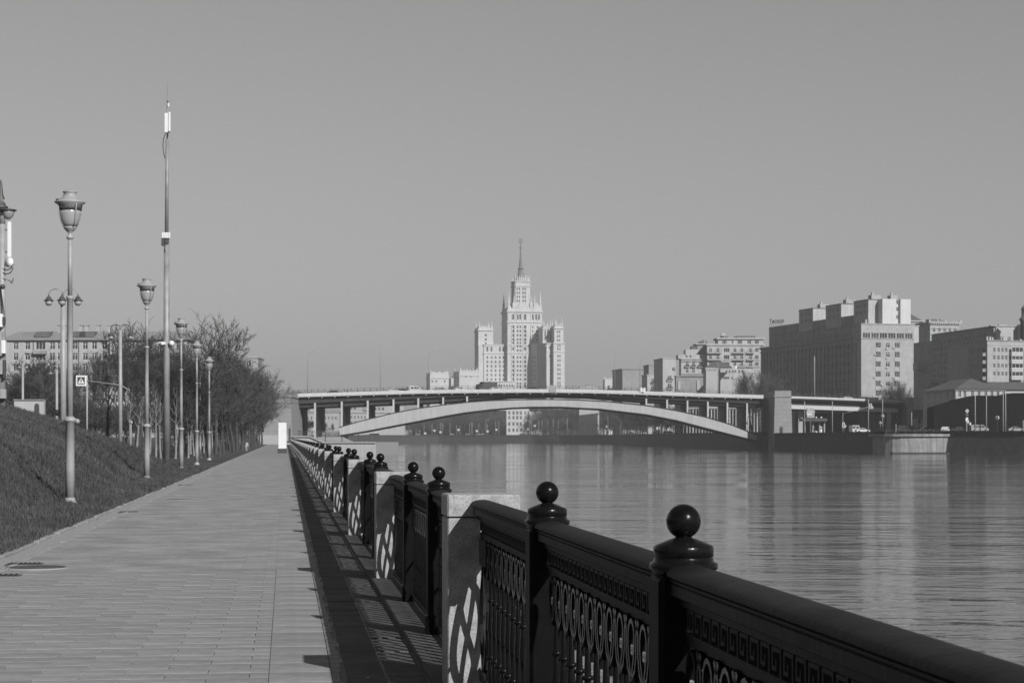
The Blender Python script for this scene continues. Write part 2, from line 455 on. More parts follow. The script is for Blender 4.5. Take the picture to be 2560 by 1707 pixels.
# promenade (base sheet in the frame of the walk; slabs are its parts)
mb = MB(); mb.face([(-3.56,-20,-.012),(1.1,-20,-.012),(1.1,470,-.012),(-3.56,470,-.012)])
prom = mb.build('promenade', PAVEJ); prom.rotation_euler = (0,0,DIR); prom['kind'] = 'structure'
PV = [PAVE] + [mat('concrete_paving_%s' % n, v, .85, .12, 9, .0012, 150, rnd=.05, dirt=.14) for n, v in (('pale', .25), ('dull', .222))]
def slab_mesh(w, d, k):
    m = MB(); c = .004
    m.bev(-w/2, w/2, -d/2, d/2, -.04, 0, c); return m.mesh('paving_slab', PV[k])
slabs = []
rr = random.Random(11)
row = 0; s = 11.0
while s < 170:
    off = (row % 2)*.3 + rr.uniform(-.01,.01)
    t = -3.56
    first = True
    while t < -.125:
        wd = .6 if not (first and row % 2) else .3
        e = min(t+wd, -.12)
        if e-t > .05: slabs.append((t, e, s, s+.3))
        t = e; first = False
    slabs.append((.33, .42+rr.uniform(-.035,.02), s, s+.3))
    if row % 2 == 0: slabs.append((-.1225, .33, s, s+.6))
    row += 1; s += .3
def seen(q):
    y = q[3]
    if y < 13.2: return False
    return (q[1]) > -.146*y and q[0] < .5
slabs_v = [q for q in slabs if seen(q)]
near = set(slabs_v[:296]); G = .004
smc = {}
rest = MB()
for q in slabs:
    t0, t1, s0, s1 = q; k = rr.choice((0,0,1,2)); dz = rr.uniform(-.0018,.0012)
    if q in near:
        key = (round(t1-t0,2), round(s1-s0,2), k)
        if key not in smc: smc[key] = slab_mesh(key[0]-G, key[1]-G, k)
        o = put('paving_slab', smc[key], prom, ((t0+t1)/2, (s0+s1)/2, dz))
    else:
        z = dz; g = G/2
        rest.faces([(t0+g,s0+g,-.03),(t1-g,s0+g,-.03),(t1-g,s1-g,-.03),(t0+g,s1-g,-.03),(t0+g,s0+g,z),(t1-g,s0+g,z),(t1-g,s1-g,z),(t0+g,s1-g,z)],
                   [(4,5,6,7),(0,1,5,4),(1,2,6,5),(3,0,4,7),(2,3,7,6)], k)
rest.build('paving_slab', PV, prom, kind='stuff')
mb = MB(); mb.face([(-3.56,170,-.002),(1.0,170,-.002),(1.0,470,-.002),(-3.56,470,-.002)])
mb.build('paving_surface', PAVE, prom)

# gutter and kerb along the grass
mb = MB(); mb.face([(-3.98,-20,-.02),(-3.56,-20,-.02),(-3.56,470,-.02),(-3.98,470,-.02)])
g = mb.build('gutter', KERB); g.rotation_euler = (0,0,DIR); g['kind'] = 'structure'
kerb = thing('kerb', 'pale stone kerb between the paved walk and the grass bank', 'kerb', tuple(L(-4.03, 24, 0)), DIR)
km = MB(); km.bev(-.06, .06, 0, .985, -.1, .022, .008); kme = km.mesh('kerb_stone', KERB)
km2 = MB()
for i in range(440):
    if i < 120:
        o = put('kerb_stone', kme, kerb, (rr.uniform(-.008,.008), i*1.0, rr.uniform(-.012,.008)), rr.uniform(-.006,.006))
    else: km2.box(-.06, .06, i*1.0, i*1.0+.985, -.1, .02+rr.uniform(-.006,.006))
km2.build('kerb_stone', KERB, kerb, kind='stuff')
gl = thing('gutter_edging', 'thin row of edging stones between gutter and paving', 'edging', tuple(L(-3.6, 24, 0)), DIR)
em = MB(); em.bev(-.04, .04, 0, .49, -.06, .006, .006); eme = em.mesh('edging_stone', KERB); em2 = MB()
for i in range(600):
    if i < 150: put('edging_stone', eme, gl, (rr.uniform(-.004,.004), i*.5, rr.uniform(-.004,.004)))
    else: em2.box(-.04, .04, i*.5, i*.5+.49, -.06, .005)
em2.build('edging_stone', KERB, gl, kind='stuff')
for px, py, wd, lab in ((62,1409,.42,'dark drain grate in the gutter beside the round manhole cover'), (0,1438,.45,'dark drain grate cut by the left edge of the picture'), (322,1279,.4,'dark drain grate in the gutter near the second lamp post'), (464,1212,.45,'small dark drain grate farthest along the gutter')):
    Y = EYE*F/(py-HY)
    r = thing('drain_grate', lab, 'drain', (PX(px, Y), Y, 0), DIR)
    m = MB(); m.box(-wd/2-.03, wd/2+.03, -.17, .17, -.05, .004); m.build('frame', POLED, r)
    m = MB()
    for i in range(7): m.box(-wd/2+i*wd/7+.01, -wd/2+i*wd/7+.04, -.14, .14, .004, .014)
    m.build('bars', BLACK, r, kind='stuff')
for px, py, rad, lab in ((95,1419,.36,'round iron manhole cover set in the paving near the left edge'), (452,1248,.36,'round manhole cover in the middle distance of the walk')):
    Y = EYE*F/(py-HY)
    r = thing('manhole_cover', lab, 'manhole', (PX(px, Y), Y, 0))
    m = MB(); m.lathe([(rad+.06,-.02),(rad+.06,.008),(rad,.010)], 32); m.build('collar', PAVE, r)
    m = MB(); m.lathe([(rad,.006),(rad,.015),(rad-.03,.015),(rad-.035,.010)], 32)
    for i in range(-3,4):
        q = math.sqrt(max(0,(rad-.05)**2-(i*.09)**2)); m.box(-q, q, i*.09-.012, i*.09+.012, .009, .017)
    m.build('lid', POLED, r)

# grass blades on the bank (nobody could count them)
gb = MB(); rg = random.Random(7)
n = 0
while n < 70000:
    s = 24 + (rg.random()**1.6)*85; t = -4.03 - rg.random()*min(16, .16*s + 1.5)
    if t < -.15*s - .6: continue
    h = bank_h(t, s); p = L(t, s, h); a = rg.uniform(0, 6.28); ln = rg.uniform(.03,.10)*(1+.012*s); wd = rg.uniform(.005,.011)*(1+.02*s)
    dx, dy = math.cos(a)*wd, math.sin(a)*wd; lx, ly = rg.uniform(-.5,.5)*ln, rg.uniform(-.5,.5)*ln
    gb.face([(p.x-dx,p.y-dy,p.z-.01),(p.x+dx,p.y+dy,p.z-.01),(p.x+lx,p.y+ly,p.z+ln)])
    n += 1
for _ in range(420):      # taller clumps
    s = 25 + (rg.random()**1.5)*75; t = -4.2 - rg.random()*min(14, .15*s+1)
    if t < -.15*s-.6: continue
    for q in range(45):
        s2 = s+rg.gauss(0,.13); t2 = t+rg.gauss(0,.10); p = L(t2, s2, bank_h(t2, s2)); a = rg.uniform(0,6.28); ln = rg.uniform(.08,.2)*(1+.006*s); wd = .006*(1+.02*s)
        dx, dy = math.cos(a)*wd, math.sin(a)*wd; lx_, ly_ = rg.uniform(-.7,.7)*ln, rg.uniform(-.7,.7)*ln
        gb.face([(p.x-dx,p.y-dy,p.z-.01),(p.x+dx,p.y+dy,p.z-.01),(p.x+lx_,p.y+ly_,p.z+ln*.8)])
o = gb.build('grass', EARTH); tag(o, 'rough dark grass growing over the sloping bank', 'grass'); o['kind'] = 'stuff'

STRIP = mat('shadowed_plinth_granite', .06, .85, .35, 9, .004, 40, dirt=.3)  # dark stone, toned down further to deepen the railing's shadow band
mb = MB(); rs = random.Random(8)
for i in range(300):       # rough dark sett strip, railing shadow deepened in its colour, each sett its own height
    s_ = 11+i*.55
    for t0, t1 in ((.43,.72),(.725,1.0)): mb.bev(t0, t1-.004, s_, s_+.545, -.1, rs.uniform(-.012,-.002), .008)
sp_ = thing('sett_strip', 'strip of dark rough stone setts, deepened with painted shadow, between paving and railing', 'stone strip', (0,0,0), DIR)
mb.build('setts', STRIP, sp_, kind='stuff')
# ------------------------------------------------------------------ iron railing and granite pillars
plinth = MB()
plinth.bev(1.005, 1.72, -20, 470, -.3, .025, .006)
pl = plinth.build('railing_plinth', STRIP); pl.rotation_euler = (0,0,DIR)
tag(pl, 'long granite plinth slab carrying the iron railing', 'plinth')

post = MB()
post.bev(-.1, .1, -.1, .1, .05, 1.25, .018)
post.bev(-.112, .112, -.112, .112, .05, .22, .012)
pc = MB(); pc.lathe([(.104,1.250),(.104,1.262),(.113,1.268),(.113,1.286),(.106,1.290),(.099,1.294),(.099,1.303),(.094,1.306),(.099,1.309),(.099,1.340),(.094,1.346),(.045,1.366),(.030,1.370),(.024,1.376),(.030,1.380)], 20)
pb = MB(); pb.sphere((0,0,1.424), .0572, 28, 18)
ME_post = post.mesh('post', mat('black_iron_shaft', .005, .5, .4, 9, .0008, 70, spec=.06)); ME_cap = pc.mesh('post_cap', IRON); ME_ball = pb.mesh('ball_finial', IRON)
def rail_mesh(y0, y1):
    m = MB(); h_ = [(.04,1.186),(.062,1.190),(.062,1.224),(.056,1.228),(.056,1.232),(.066,1.235),(.066,1.240),(.060,1.243),(.060,1.247),(.076,1.251),(.077,1.262),(.068,1.273),(.045,1.281),(.015,1.286)]; prof = h_ + [(-x, z) for x, z in h_[::-1]]
    n = len(prof); b = [(x,y0,z) for x,z in prof] + [(x,y1,z) for x,z in prof]
    m.faces(b, [(i,i+n,(i+1)%n+n,(i+1)%n) for i in range(9,18)], 0, True)
    m.faces(b, [(i,i+n,(i+1)%n+n,(i+1)%n) for i in list(range(9))+list(range(18,n))], 0)
    m.faces(b, [tuple(range(n-1,-1,-1))[::-1], tuple(range(n, 2*n))[::-1]])
    return m
def key_unit(m, y, u):         # one meander of the frieze
    t = .022
    def b(y0, y1, z0, z1): m.box(-t, t, y+y0*u, y+y1*u, z0, z1)
    b(.06,.16,1.062,1.155); b(.16,.86,1.137,1.149); b(.76,.86,1.086,1.137); b(.46,.76,1.086,1.098); b(.46,.54,1.098,1.118)
    b(.16,1.06,1.062,1.072)
UN = .25
def flat(m, pts, w, d):        # a flat cast bar following (y,z) points, w half width, d half depth
    n = len(pts); b = len(m.v)
    for i, (y, z) in enumerate(pts):
        a = pts[max(i-1,0)]; c = pts[min(i+1,n-1)]; dy, dz_ = c[0]-a[0], c[1]-a[1]; q = math.hypot(dy, dz_) or 1; ny, nz = -dz_/q*w, dy/q*w
        m.v += [(-d,y-ny,z-nz),(d,y-ny,z-nz),(d,y+ny,z+nz),(-d,y+ny,z+nz)]
    for i in range(n-1):
        for k in range(4): m.f.append((b+i*4+k, b+i*4+(k+1)%4, b+(i+1)*4+(k+1)%4, b+(i+1)*4+k)); m.m.append(0); m.sm.append(False)
def tear(m, yc):
    pts = [(yc+.0, .800)]
    for a in (-32, 0, 30, 60, 90, 120, 150, 180, 212):
        pts.append((yc + .046*math.cos(R(a)), .962 + .062*math.sin(R(a)) if a > 0 and a < 180 else .962 + .09*math.sin(R(a))))
    pts.append((yc, .800))
    flat(m, pts, .009, .02)
def unit(m, y):                # a spindle with its teardrop and half of the pointed arches
    yc = y + UN/2
    flat(m, [(yc,.80)] + [(yc+.066*math.cos(R(a)), .95+(.072 if 0 < a < 180 else .10)*math.sin(R(a))) for a in (-40,-15,10,35,60,90,120,145,170,195,220)] + [(yc,.80)], .0085, .028)
    m.tube([(0,yc,.13),(0,yc,.24),(0,yc,.36),(0,yc,.50),(0,yc,.64),(0,yc,.81)], [.018,.026,.017,.025,.017,.014], 6, cap=False)
    m.lathe([(.03,-.012),(.034,0),(.03,.012)], 6, (0,yc,.30)); m.lathe([(.028,-.01),(.032,0),(.028,.01)], 6, (0,yc,.66))
    ym = yc-UN/2
    flat(m, [(yc,.80),(ym+.05,.84),(ym+.022,.90),(ym+.02,.97),(ym,1.03)], .008, .028); flat(m, [(yc-UN,.80),(ym-.05,.84),(ym-.022,.90),(ym-.02,.97),(ym,1.03)], .010, .028)
    flat(m, [(ym-.03,1.03),(ym,.99),(ym+.03,1.03)], .010, .028); flat(m, [(ym,.90),(ym,.74)], .007, .012)
OPEN = .42                     # open oval end next to each granite pillar
def ends(i): return (OPEN if i == 0 else 0, OPEN if i == 2 else 0)
def panel_parts(y0, y1, EA, EB):
    """static bars of a panel, its unit positions"""
    m = MB()
    m.box(-.03, .03, y0, y1, 1.155, 1.176); m.box(-.012, .012, y0, y1, 1.03, 1.062); m.box(-.02, .02, y0, y1, .085, .13)
    m.box(-.007, .007, y0+EA, y1-EB, .455, .472)
    return m
PAN = [(0.0, 3.22), (3.42, 6.67), (6.87, 10.1)]
ubm = MB(); unit(ubm, 0); ME_unit = ubm.mesh('baluster', IRON)
kbm = MB(); key_unit(kbm, 0, .125); ME_key = kbm.mesh('meander', IRONR)
ME_rail = [rail_mesh(a, b).mesh('top_rail', IRONR) for a, b in PAN]
ME_bars = [panel_parts(a, b, *ends(i)).mesh('panel_frame', IRONR) for i, (a, b) in enumerate(PAN)]
stf = MB(); stk = MB()
def span(i):
    a, b = PAN[i]; ea, eb = ends(i); a += ea; b -= eb; nu = int((b-a-.02)/UN); return nu, a + ((b-a)-nu*UN)/2
for j, (a, b) in enumerate(PAN):
    nu, st = span(j)
    for i in range(nu): unit(stf, st+i*UN)
    nk = int((b-a-.02)/.125); st = a + ((b-a)-nk*.125)/2
    for i in range(nk): key_unit(stk, st+i*.125, .125)
ME_stf = stf.mesh('balusters', IRON); ME_stk = stk.mesh('meander_frieze', IRONR)
def oval(y0, y1):
    m = MB(); c = (y0+y1)/2; hw = (y1-y0)/2-.012
    m.box(-.022, .022, y0, y1, .86, 1.03); m.box(-.02, .02, y0+.0, y1, .13, .17)
    for sg in (-1, 1): flat(m, [(c+sg*hw*(.2+.8*math.sin(math.pi*i/12)), .17+.69*i/12) for i in range(13)], .012, .02)
    for sg in (-1, 1): flat(m, [(c+sg*hw*.5*math.cos(math.pi*i/10), .19+.66*i/10) for i in range(11)], .016, .01)
    return m.mesh('oval_ornament', IRON)
ME_ov = [oval(0, OPEN), oval(10.1-OPEN, 10.1)]
pil = MB(); pil.bev(-.23, .25, 0, .5, .0, 1.163, .008)
plj = MB(); plj.box(-.215, .235, .015, .485, 1.163, 1.176)
plc = MB(); plc.bev(-.235, .255, -.005, .505, 1.176, 1.318, .012)
ME_pil = pil.mesh('pillar_shaft', GRAN); ME_plj = plj.mesh('joint', GRAND); ME_plc = plc.mesh('pillar_cap', GRAN)
ORD = ['nearest','second','third','fourth','fifth','sixth','seventh','eighth','ninth','tenth','eleventh','twelfth']
for k in range(-1, 43):
    s0 = 3.16 + 10.6*k; dz = {1: -.03}.get(k, 0)
    nm = ORD[k] if 0 <= k < 12 else None
    lab = {-1: 'black iron railing bay beside the camera, just outside the right edge'}.get(k) or \
        ('%s black iron railing bay counted from the camera, with two ball-topped posts' % nm if nm else 'small distant black iron railing bay near the bridge end of the walk')
    b = thing('iron_railing', lab, 'railing', tuple(L(1.302, s0, dz)), DIR, 'iron railing bays along the river')
    for i in range(3):
        put('top_rail', ME_rail[i], b); put('panel_frame', ME_bars[i], b)
    for q in ME_ov: put('oval_ornament', q, b)
    for y in (3.32, 6.77):
        q = put('post', ME_post, b, (0, y, 0)); put('post_cap', ME_cap, q); put('ball_finial', ME_ball, q)
    if 0 <= k <= 1:
        for j, (a, e) in enumerate(PAN):
            nu, st = span(j)
            for i in range(nu): put('baluster', ME_unit, b, (0, st+i*UN, 0))
            nk = int((e-a-.02)/.125); st = a + ((e-a)-nk*.125)/2
            for i in range(nk): put('meander', ME_key, b, (0, st+i*.125, 0))
    else:
        put('balusters', ME_stf, b, kind='stuff'); put('meander_frieze', ME_stk, b, kind='stuff')
    lab = {-1: 'granite pillar beside the camera, just outside the right edge'}.get(k) or \
        ('%s square granite pillar counted from the camera, between two railing bays' % nm if nm else 'small distant granite pillar near the bridge end of the walk')
    if k == -1:
        b.location = L(1.302, s0+.5, 0); continue
    g = thing('granite_pillar', lab, 'pillar', tuple(L(1.302, s0+10.1, dz)), DIR, 'granite pillars between the railing bays')
    put('pillar_shaft', ME_pil, g); put('pillar_joint', ME_plj, g); put('pillar_cap', ME_plc, g)

# ------------------------------------------------------------------ lamps and masts on the left
def make_lamp(loc, label, sc=1.0):
    r = thing('street_lamp', label, 'street lamp', loc, 0, 'single-lantern lamps along the walk')
    m = MB(); m.lathe([(.19,-.15),(.19,.0),(.17,.05),(.13,.10),(.115,.16)], 16)
    m.lathe([(.112,.1),(.11,1.0),(.108,2.02),(.15,2.04),(.16,2.08),(.13,2.12),(.08,2.16)], 16)
    m.lathe([(.076,2.1),(.072,3.6),(.070,5.05),(.10,5.07),(.10,5.11),(.06,5.14)], 12)
    m.lathe([(.056,5.1),(.052,6.60)], 12); m.build('pole', POLE, r)
    m = MB(); m.lathe([(.052,6.52),(.085,6.56),(.09,6.60),(.05,6.63),(.045,6.69),(.10,6.74),(.15,6.80),(.165,6.84)], 16); m.build('collar', POLE, r)
    m = MB(); m.lathe([(.15,6.84),(.20,6.91),(.24,7.02),(.268,7.16),(.275,7.30)], 20); m.build('lantern_bowl', LAMPG, r)
    for a in (40, 130, 220, 310):
        c, s_ = math.cos(R(a)), math.sin(R(a)); m = MB()
        m.tube([(.16*c,.16*s_,6.82),(.26*c,.26*s_,6.98),(.30*c,.30*s_,7.18),(.33*c,.33*s_,7.42)], .014, 5); m.build('lantern_rib', POLE, r)
    m = MB(); m.lathe([(.28,7.30),(.29,7.38),(.375,7.43),(.38,7.455),(.33,7.48),(.25,7.52),(.19,7.57),(.16,7.62),(.155,7.67),(.18,7.69),(.18,7.71),(.13,7.73),(.06,7.75)], 24); h = m.build('lantern_roof', POLE, r)
    m = MB(); m.lathe([(.284,7.24),(.284,7.38)], 20); m.build('lantern_band', POLED, r)
    m = MB(); m.box(-.34,-.26,-.05,.05,7.44,7.53); m.build('sensor_box', BLACK, r)
    return r
lampdef = [(175,784),(367,505),(453,380),(492,310),(500,232),(523,258),(542,180),(557,140),(573,115),(588,97),(600,82)]
LLAB = ['nearest and tallest grey lamp post with bell lantern at the foot of the grass bank','second grey lamp post along the walk, left of the tall mast foot','third grey lamp post along the walk, just right of the tall mast','fourth grey lamp post along the walk, before the spreading bare tree','grey lamp post seen close behind the fourth lamp post','fifth grey lamp post along the walk, in front of the dark trees','sixth lamp post along the walk, small against the dark trees','seventh lamp post along the walk, very small against the trees','eighth lamp post, thin and distant under the trees','ninth lamp post, thin and distant near the walker','farthest tiny lamp post before the bridge tower']
lamp0 = None
for i, (px, hp) in enumerate(lampdef):
    Y = 7.75*F/hp; x = PX(px, Y); T = x + K*Y
    z = max(-.02, bank_h(T/1.0064, Y*1.0)) if i < 4 else 0
    if lamp0 is None: lamp0 = make_lamp((x, Y, z), LLAB[i])
    else: copy_thing(lamp0, (x, Y, z), label=LLAB[i])

def mast():
    Y = 150; x = PX(416.5, Y)
    r = thing('antenna_mast', 'very tall steel mobile-phone mast rising behind the lamp posts', 'mast', (x, Y, 0))
    zz = lambda py: PZ(py, Y)
    m = MB(); z1 = zz(595); m.tube([(0,0,0),(0,0,z1)], [.26,.20], 14); m.build('lower_pole', MAST, r)
    m = MB(); m.tube([(0,0,z1),(.05,0,zz(350))], [.145,.125], 12); m.build('upper_pole', MAST, r)
    m = MB(); m.tube([(.05,0,zz(350)),(.05,0,zz(262))], .05, 8); m.tube([(.05,0,zz(262)),(.05,0,zz(240))], .03, 6); m.tube([(.05,0,zz(240)),(.05,0,zz(200))], .012, 5); m.build('top_spike', MAST, r)
    m = MB(); m.bev(-.13+.0, .13, -.22, -.1, zz(332), zz(284), .02); m.build('panel_antenna', WHITE, r)
    m = MB(); m.bev(.16, .30, -.15, .05, zz(329), zz(281), .02); m.build('panel_antenna', WHITE, r)
    m = MB(); m.bev(-.02, .2, .12, .24, zz(332), zz(284), .02); m.build('panel_antenna', WHITE, r)
    for d in (-.24, -.08, .08, .24):
        m = MB(); m.bev(d-.07, d+.07, -.32, -.18, zz(596), zz(582), .02); m.build('radio_unit', WHITE, r)
    m = MB(); m.bev(-.35, -.12, -.3, .0, zz(615), zz(595), .03); m.bev(-.1,.18,-.28,-.02, zz(610), zz(597), .03); m.build('equipment_box', POLED, r)
    m = MB(); m.tube([(-.05,-.1,zz(333)),(-.22,-.1,zz(348)),(-.26,-.1,zz(365)),(-.22,-.08,zz(380)),(-.12,-.08,zz(396))], .03, 6); m.build('cable_loop', BLACK, r)
    m = MB(); m.tube([(.1,-.1,zz(333)),(.14,-.12,zz(340)),(.05,-.12,zz(346))], .03, 6); m.tube([(-.1,-.16,zz(612)),(-.14,-.2,zz(622)),(-.08,-.2,zz(630))], .03, 6); m.build('cable', BLACK, r)
    m = MB(); m.lathe([(.0001,0),(.10,.01),(.14,.05),(.15,.06)], 14, (.12,-.1,zz(255))); m.box(.1,.22,-.14,-.04,zz(268),zz(259)); m.build('small_antenna', WHITE, r)
    m = MB(); m.lathe([(.0001,-.02),(.2,0),(.22,.03),(.0001,.1)], 18, (0,0,0))
    o = m.build('dish', WHITE, r); o.rotation_euler = (R(90),0,R(10)); o.location = (.42,-.3,zz(859))
    m = MB(); m.bev(-.33,-.02,-.5,-.2,zz(862),zz(855),.02); m.tube([(-.3,-.3,zz(856)),(-.6,-.3,zz(857)),(-.6,-.3,zz(866))], .04, 6); m.build('camera_housing', WHITE, r)
mast()

def edge_pole():
    Y = 84; x = PX(5, Y)
    r = thing('equipment_pole', 'grey pole at the left edge hung with boxes, a dish, a horn and a lantern', 'pole', (x, Y, bank_h(-12, 84)-.3))
    z0 = r.location.z; zz = lambda py: PZ(py, Y)-z0; xx = lambda px: PX(px, Y)-x
    m = MB(); m.tube([(0,0,0),(0,0,zz(560))], [.16,.13], 14); m.tube([(0,0,zz(560)),(0,0,zz(500))], .14, 12); m.build('pole', POLE, r)
    m = MB(); m.lathe([(.05,0),(.18,.1),(.22,.35),(.30,.42),(.31,.46),(.20,.55),(.16,.8),(.10,1.0),(.06,1.4),(.02,1.6)], 16, (-.05,0,zz(545))); m.build('crown', POLED, r)
    m = MB(); m.lathe([(.06,0),(.2,.12),(.26,.3),(.27,.34)], 16, (.26,0,zz(549)), 0); m.lathe([(.27,.34),(.36,.38),(.34,.42),(.1,.46)], 16, (.26,0,zz(549)), 1); m.build('lantern', [LAMPG, POLED], r)
    m = MB(); m.bev(xx(19), xx(28.5), -.1, .1, zz(643), zz(555), .02); m.build('panel_antenna', WHITE, r)
    m = MB(); m.tube([(0,0,zz(575)),(xx(20),0,zz(575))], .025, 6); m.tube([(0,0,zz(630)),(xx(20),0,zz(630))], .025, 6); m.build('bracket', POLED, r)
    m = MB(); m.lathe([(.0001,-.03),(.17,-.02),(.21,.04),(.0001,.06)], 20)
    o = m.build('dish', WHITE, r); o.rotation_euler = (R(80),0,R(-20)); o.location = (xx(26),-.15,zz(657))
    for q in ((670,.2),(680,.24)):
        m = MB(); m.tube([(0,-.1,zz(q[0])),(.2,-.12,zz(q[0]+6)),(.38,-.12,zz(q[0]+3)),(.5,-.12,zz(q[0]-8)),(.38,-.12,zz(q[0]-14))], .022, 6); m.build('cable', BLACK, r)
    m = MB(); m.lathe([(.03,-.3),(.035,-.05),(.06,.05),(.14,.15)], 14)
    o = m.build('horn', POLE, r); o.rotation_euler = (0,R(105),0); o.location = (xx(24),-.1,zz(700))
    m = MB(); m.sphere((xx(8),-.1,zz(717)), .11, 14, 8); m.build('camera_dome', POLED, r)
    for a, b, c, d, mt, nm in ((-5,12,818,786,WHITE,'cabinet'),(11,17,812,793,POLED,'siren'),(-5,10,890,830,POLE,'cabinet'),(8.5,19,884,852,WHITE,'meter_box'),(-6,12,936,902,POLE,'cabinet'),(13,18,945,900,POLED,'side_bracket'),(5,19,996,973,PLAST,'notice_box'),(-4,4,996,944,POLE,'door_panel')):
        m = MB(); m.bev(xx(a), xx(b), -.42, -.14, zz(c), zz(d), .03); m.build(nm, mt, r)
    m = MB()
    for a, b in ((-2,8),(3,12),(5,15)): m.tube([(xx(a)*.3,-.17,zz(720)),(xx(b),-.2,zz(790))], .012, 4)
    m.build('guy_wires', BLACK, r, kind='stuff')
edge_pole()

def arc_lamp(px, Y, top, arms, lan_y, label, base=0.0, lw=.33, dark=False, pr=.14):
    """pole with curved arms; arms: list of lantern px"""
    x = PX(px, Y); r = thing('arched_lamp', label, 'street lamp', (x, Y, base)); zz = lambda py: PZ(py, Y)-base
    m = MB(); m.tube([(0,0,0),(0,0,zz(top)-.3)], [pr, pr*.75], 12); m.tube([(0,0,zz(top)-.3),(0,0,zz(top)+.35)], [.06,.02], 8); m.build('pole', POLE, r)
    zl = zz(lan_y); R_ = lw
    for a in arms:
        dx = PX(a, Y)-x
        m = MB(); pts = []
        for i in range(9):
            t = math.pi*i/8; pts.append((dx*(.5-.5*math.cos(t))+ (0 if i else 0), 0, zz(top)-.15 + .75*abs(dx)*.45*math.sin(t)))
        pts.append((dx, 0, zl+R_*1.1))
        if abs(dx) > .1: m.tube(pts, .035, 6); m.build('arm', POLED if dark else POLE, r)
        m = MB(); m.lathe([(.03,R_*1.3),(.05,R_*.9),(R_*.45,R_*.7),(R_*.6,R_*.3),(R_,R_*.12),(R_,0)], 16, (dx,-.2 if abs(dx) < .1 else 0,zl)); m.build('lantern_hood', POLED, r)
        m = MB(); m.lathe([(R_*.3,-R_*.95),(R_*.62,-R_*.7),(R_*.8,0)], 14, (dx,-.2 if abs(dx) < .1 else 0,zl)); m.build('lantern_glass', LAMPG, r)
    return r
arc_lamp(158, 118, 728, (122,157,195), 752, 'three-lantern lamp post with curled arms rising from behind the bank, beside the nearest lamp', .5, .30, pr=.2)
arc_lamp(301, 150, 815, (277,326), 840, 'two-lantern lamp post with curved arms in front of the apartment building', 0, .28, True, pr=.16)
arc_lamp(57, 190, 900, (48,66), 915, 'small distant two-arm lamp post left of the bare thicket', 0, .25)
arc_lamp(142, 175, 915, (126,), 930, 'small arc lamp post with one hanging lantern before the bushes', 0, .25)

# ------------------------------------------------------------------ the arch bridge
def BX(px):
    u = (px-HX)/F; x = 659.4*u/(1-.634*u); return x, 625+(x+54.3)*.634
def BZ(px, py): return EYE + (HY-py)/F*BX(px)[1]
bridge = thing('arch_bridge', 'wide low steel arch bridge crossing the river in one pale span', 'bridge', (BX(1380)[0], BX(1380)[1], WZ))
DECKT = [(726,984.2),(840,981),(940,978),(1040,975.2),(1154,973.6),(1280,972.6),(1380,972.5),(1470,973.6),(1560,976),(1660,979.5),(1770,983.5),(1909,987.3)]
def strip(pts_top, pts_bot, d0, d1, m, name, seg=None, mid=0, par=None):
    """slab between two image-height profiles (px,py) along the bridge line; d0..d1 depth along +y"""
    xs = sorted(set([p[0] for p in pts_top] + [p[0] for p in pts_bot])); xs = [x for x in xs if x >= max(pts_top[0][0],pts_bot[0][0]) and x <= min(pts_top[-1][0],pts_bot[-1][0])]
    mb = MB(); P0 = []
    for px in xs:
        x, Y = BX(px)
        P0.append((x, Y, BZ(px, interp(px, [p[0] for p in pts_bot], [p[1] for p in pts_bot])), BZ(px, interp(px, [p[0] for p in pts_top], [p[1] for p in pts_top]))))
    n = len(P0)
    for i in range(n-1):
        a, b = P0[i], P0[i+1]
        mb.face([(a[0],a[1]+d0,a[2]),(b[0],b[1]+d0,b[2]),(b[0],b[1]+d0,b[3]),(a[0],a[1]+d0,a[3])])
        mb.face([(a[0],a[1]+d1,a[2]),(a[0],a[1]+d1,a[3]),(b[0],b[1]+d1,b[3]),(b[0],b[1]+d1,b[2])])
        mb.face([(a[0],a[1]+d0,a[3]),(b[0],b[1]+d0,b[3]),(b[0],b[1]+d1,b[3]),(a[0],a[1]+d1,a[3])], mid)
        mb.face([(a[0],a[1]+d0,a[2]),(a[0],a[1]+d1,a[2]),(b[0],b[1]+d1,b[2]),(b[0],b[1]+d0,b[2])], mid)
    for a, s_ in ((P0[0],1),(P0[-1],-1)):
        f = [(a[0],a[1]+d0,a[2]),(a[0],a[1]+d0,a[3]),(a[0],a[1]+d1,a[3]),(a[0],a[1]+d1,a[2])]; mb.face(f if s_ > 0 else f[::-1])
    return mb.build(name, m, par or bridge, world=True)
sh = lambda pts, d: [(a, b+d) for a, b in pts]
WD = 33.0
strip(DECKT, sh(DECKT, 6.0), 0, .8, BRPALE, 'parapet_band')
strip(sh(DECKT, 6.4), sh(DECKT, 8.8), -.25, .6, BRPALE, 'parapet_moulding')
strip(sh(DECKT, 8.9), sh(DECKT, 11.5), .6, 1.2, BRSHD, 'deck_edge')
GB = [(726,1010),(840,1004),(940,1000),(1040,995.5),(1154,991),(1280,988.5),(1380,988.5),(1470,989.5),(1560,993),(1660,998.5),(1770,1003.5),(1909,1010)]
strip(sh(DECKT, 10.4), GB, 1.6, 2.0, BRSHD, 'deck_girder')
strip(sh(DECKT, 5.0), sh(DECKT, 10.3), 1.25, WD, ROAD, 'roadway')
strip(sh(GB, -3), [(726,1019),(850,1015),(985,1009.5),(1110,1004.5),(1168,1000),(1280,992),(1380,990),(1470,992),(1616,1003.5),(1770,1010.5),(1909,1018)], 3.0, WD, BRSHD, 'inner_girders')
strip(DECKT, sh(DECKT, 8), WD, WD+.8, BRPALE, 'parapet_band')
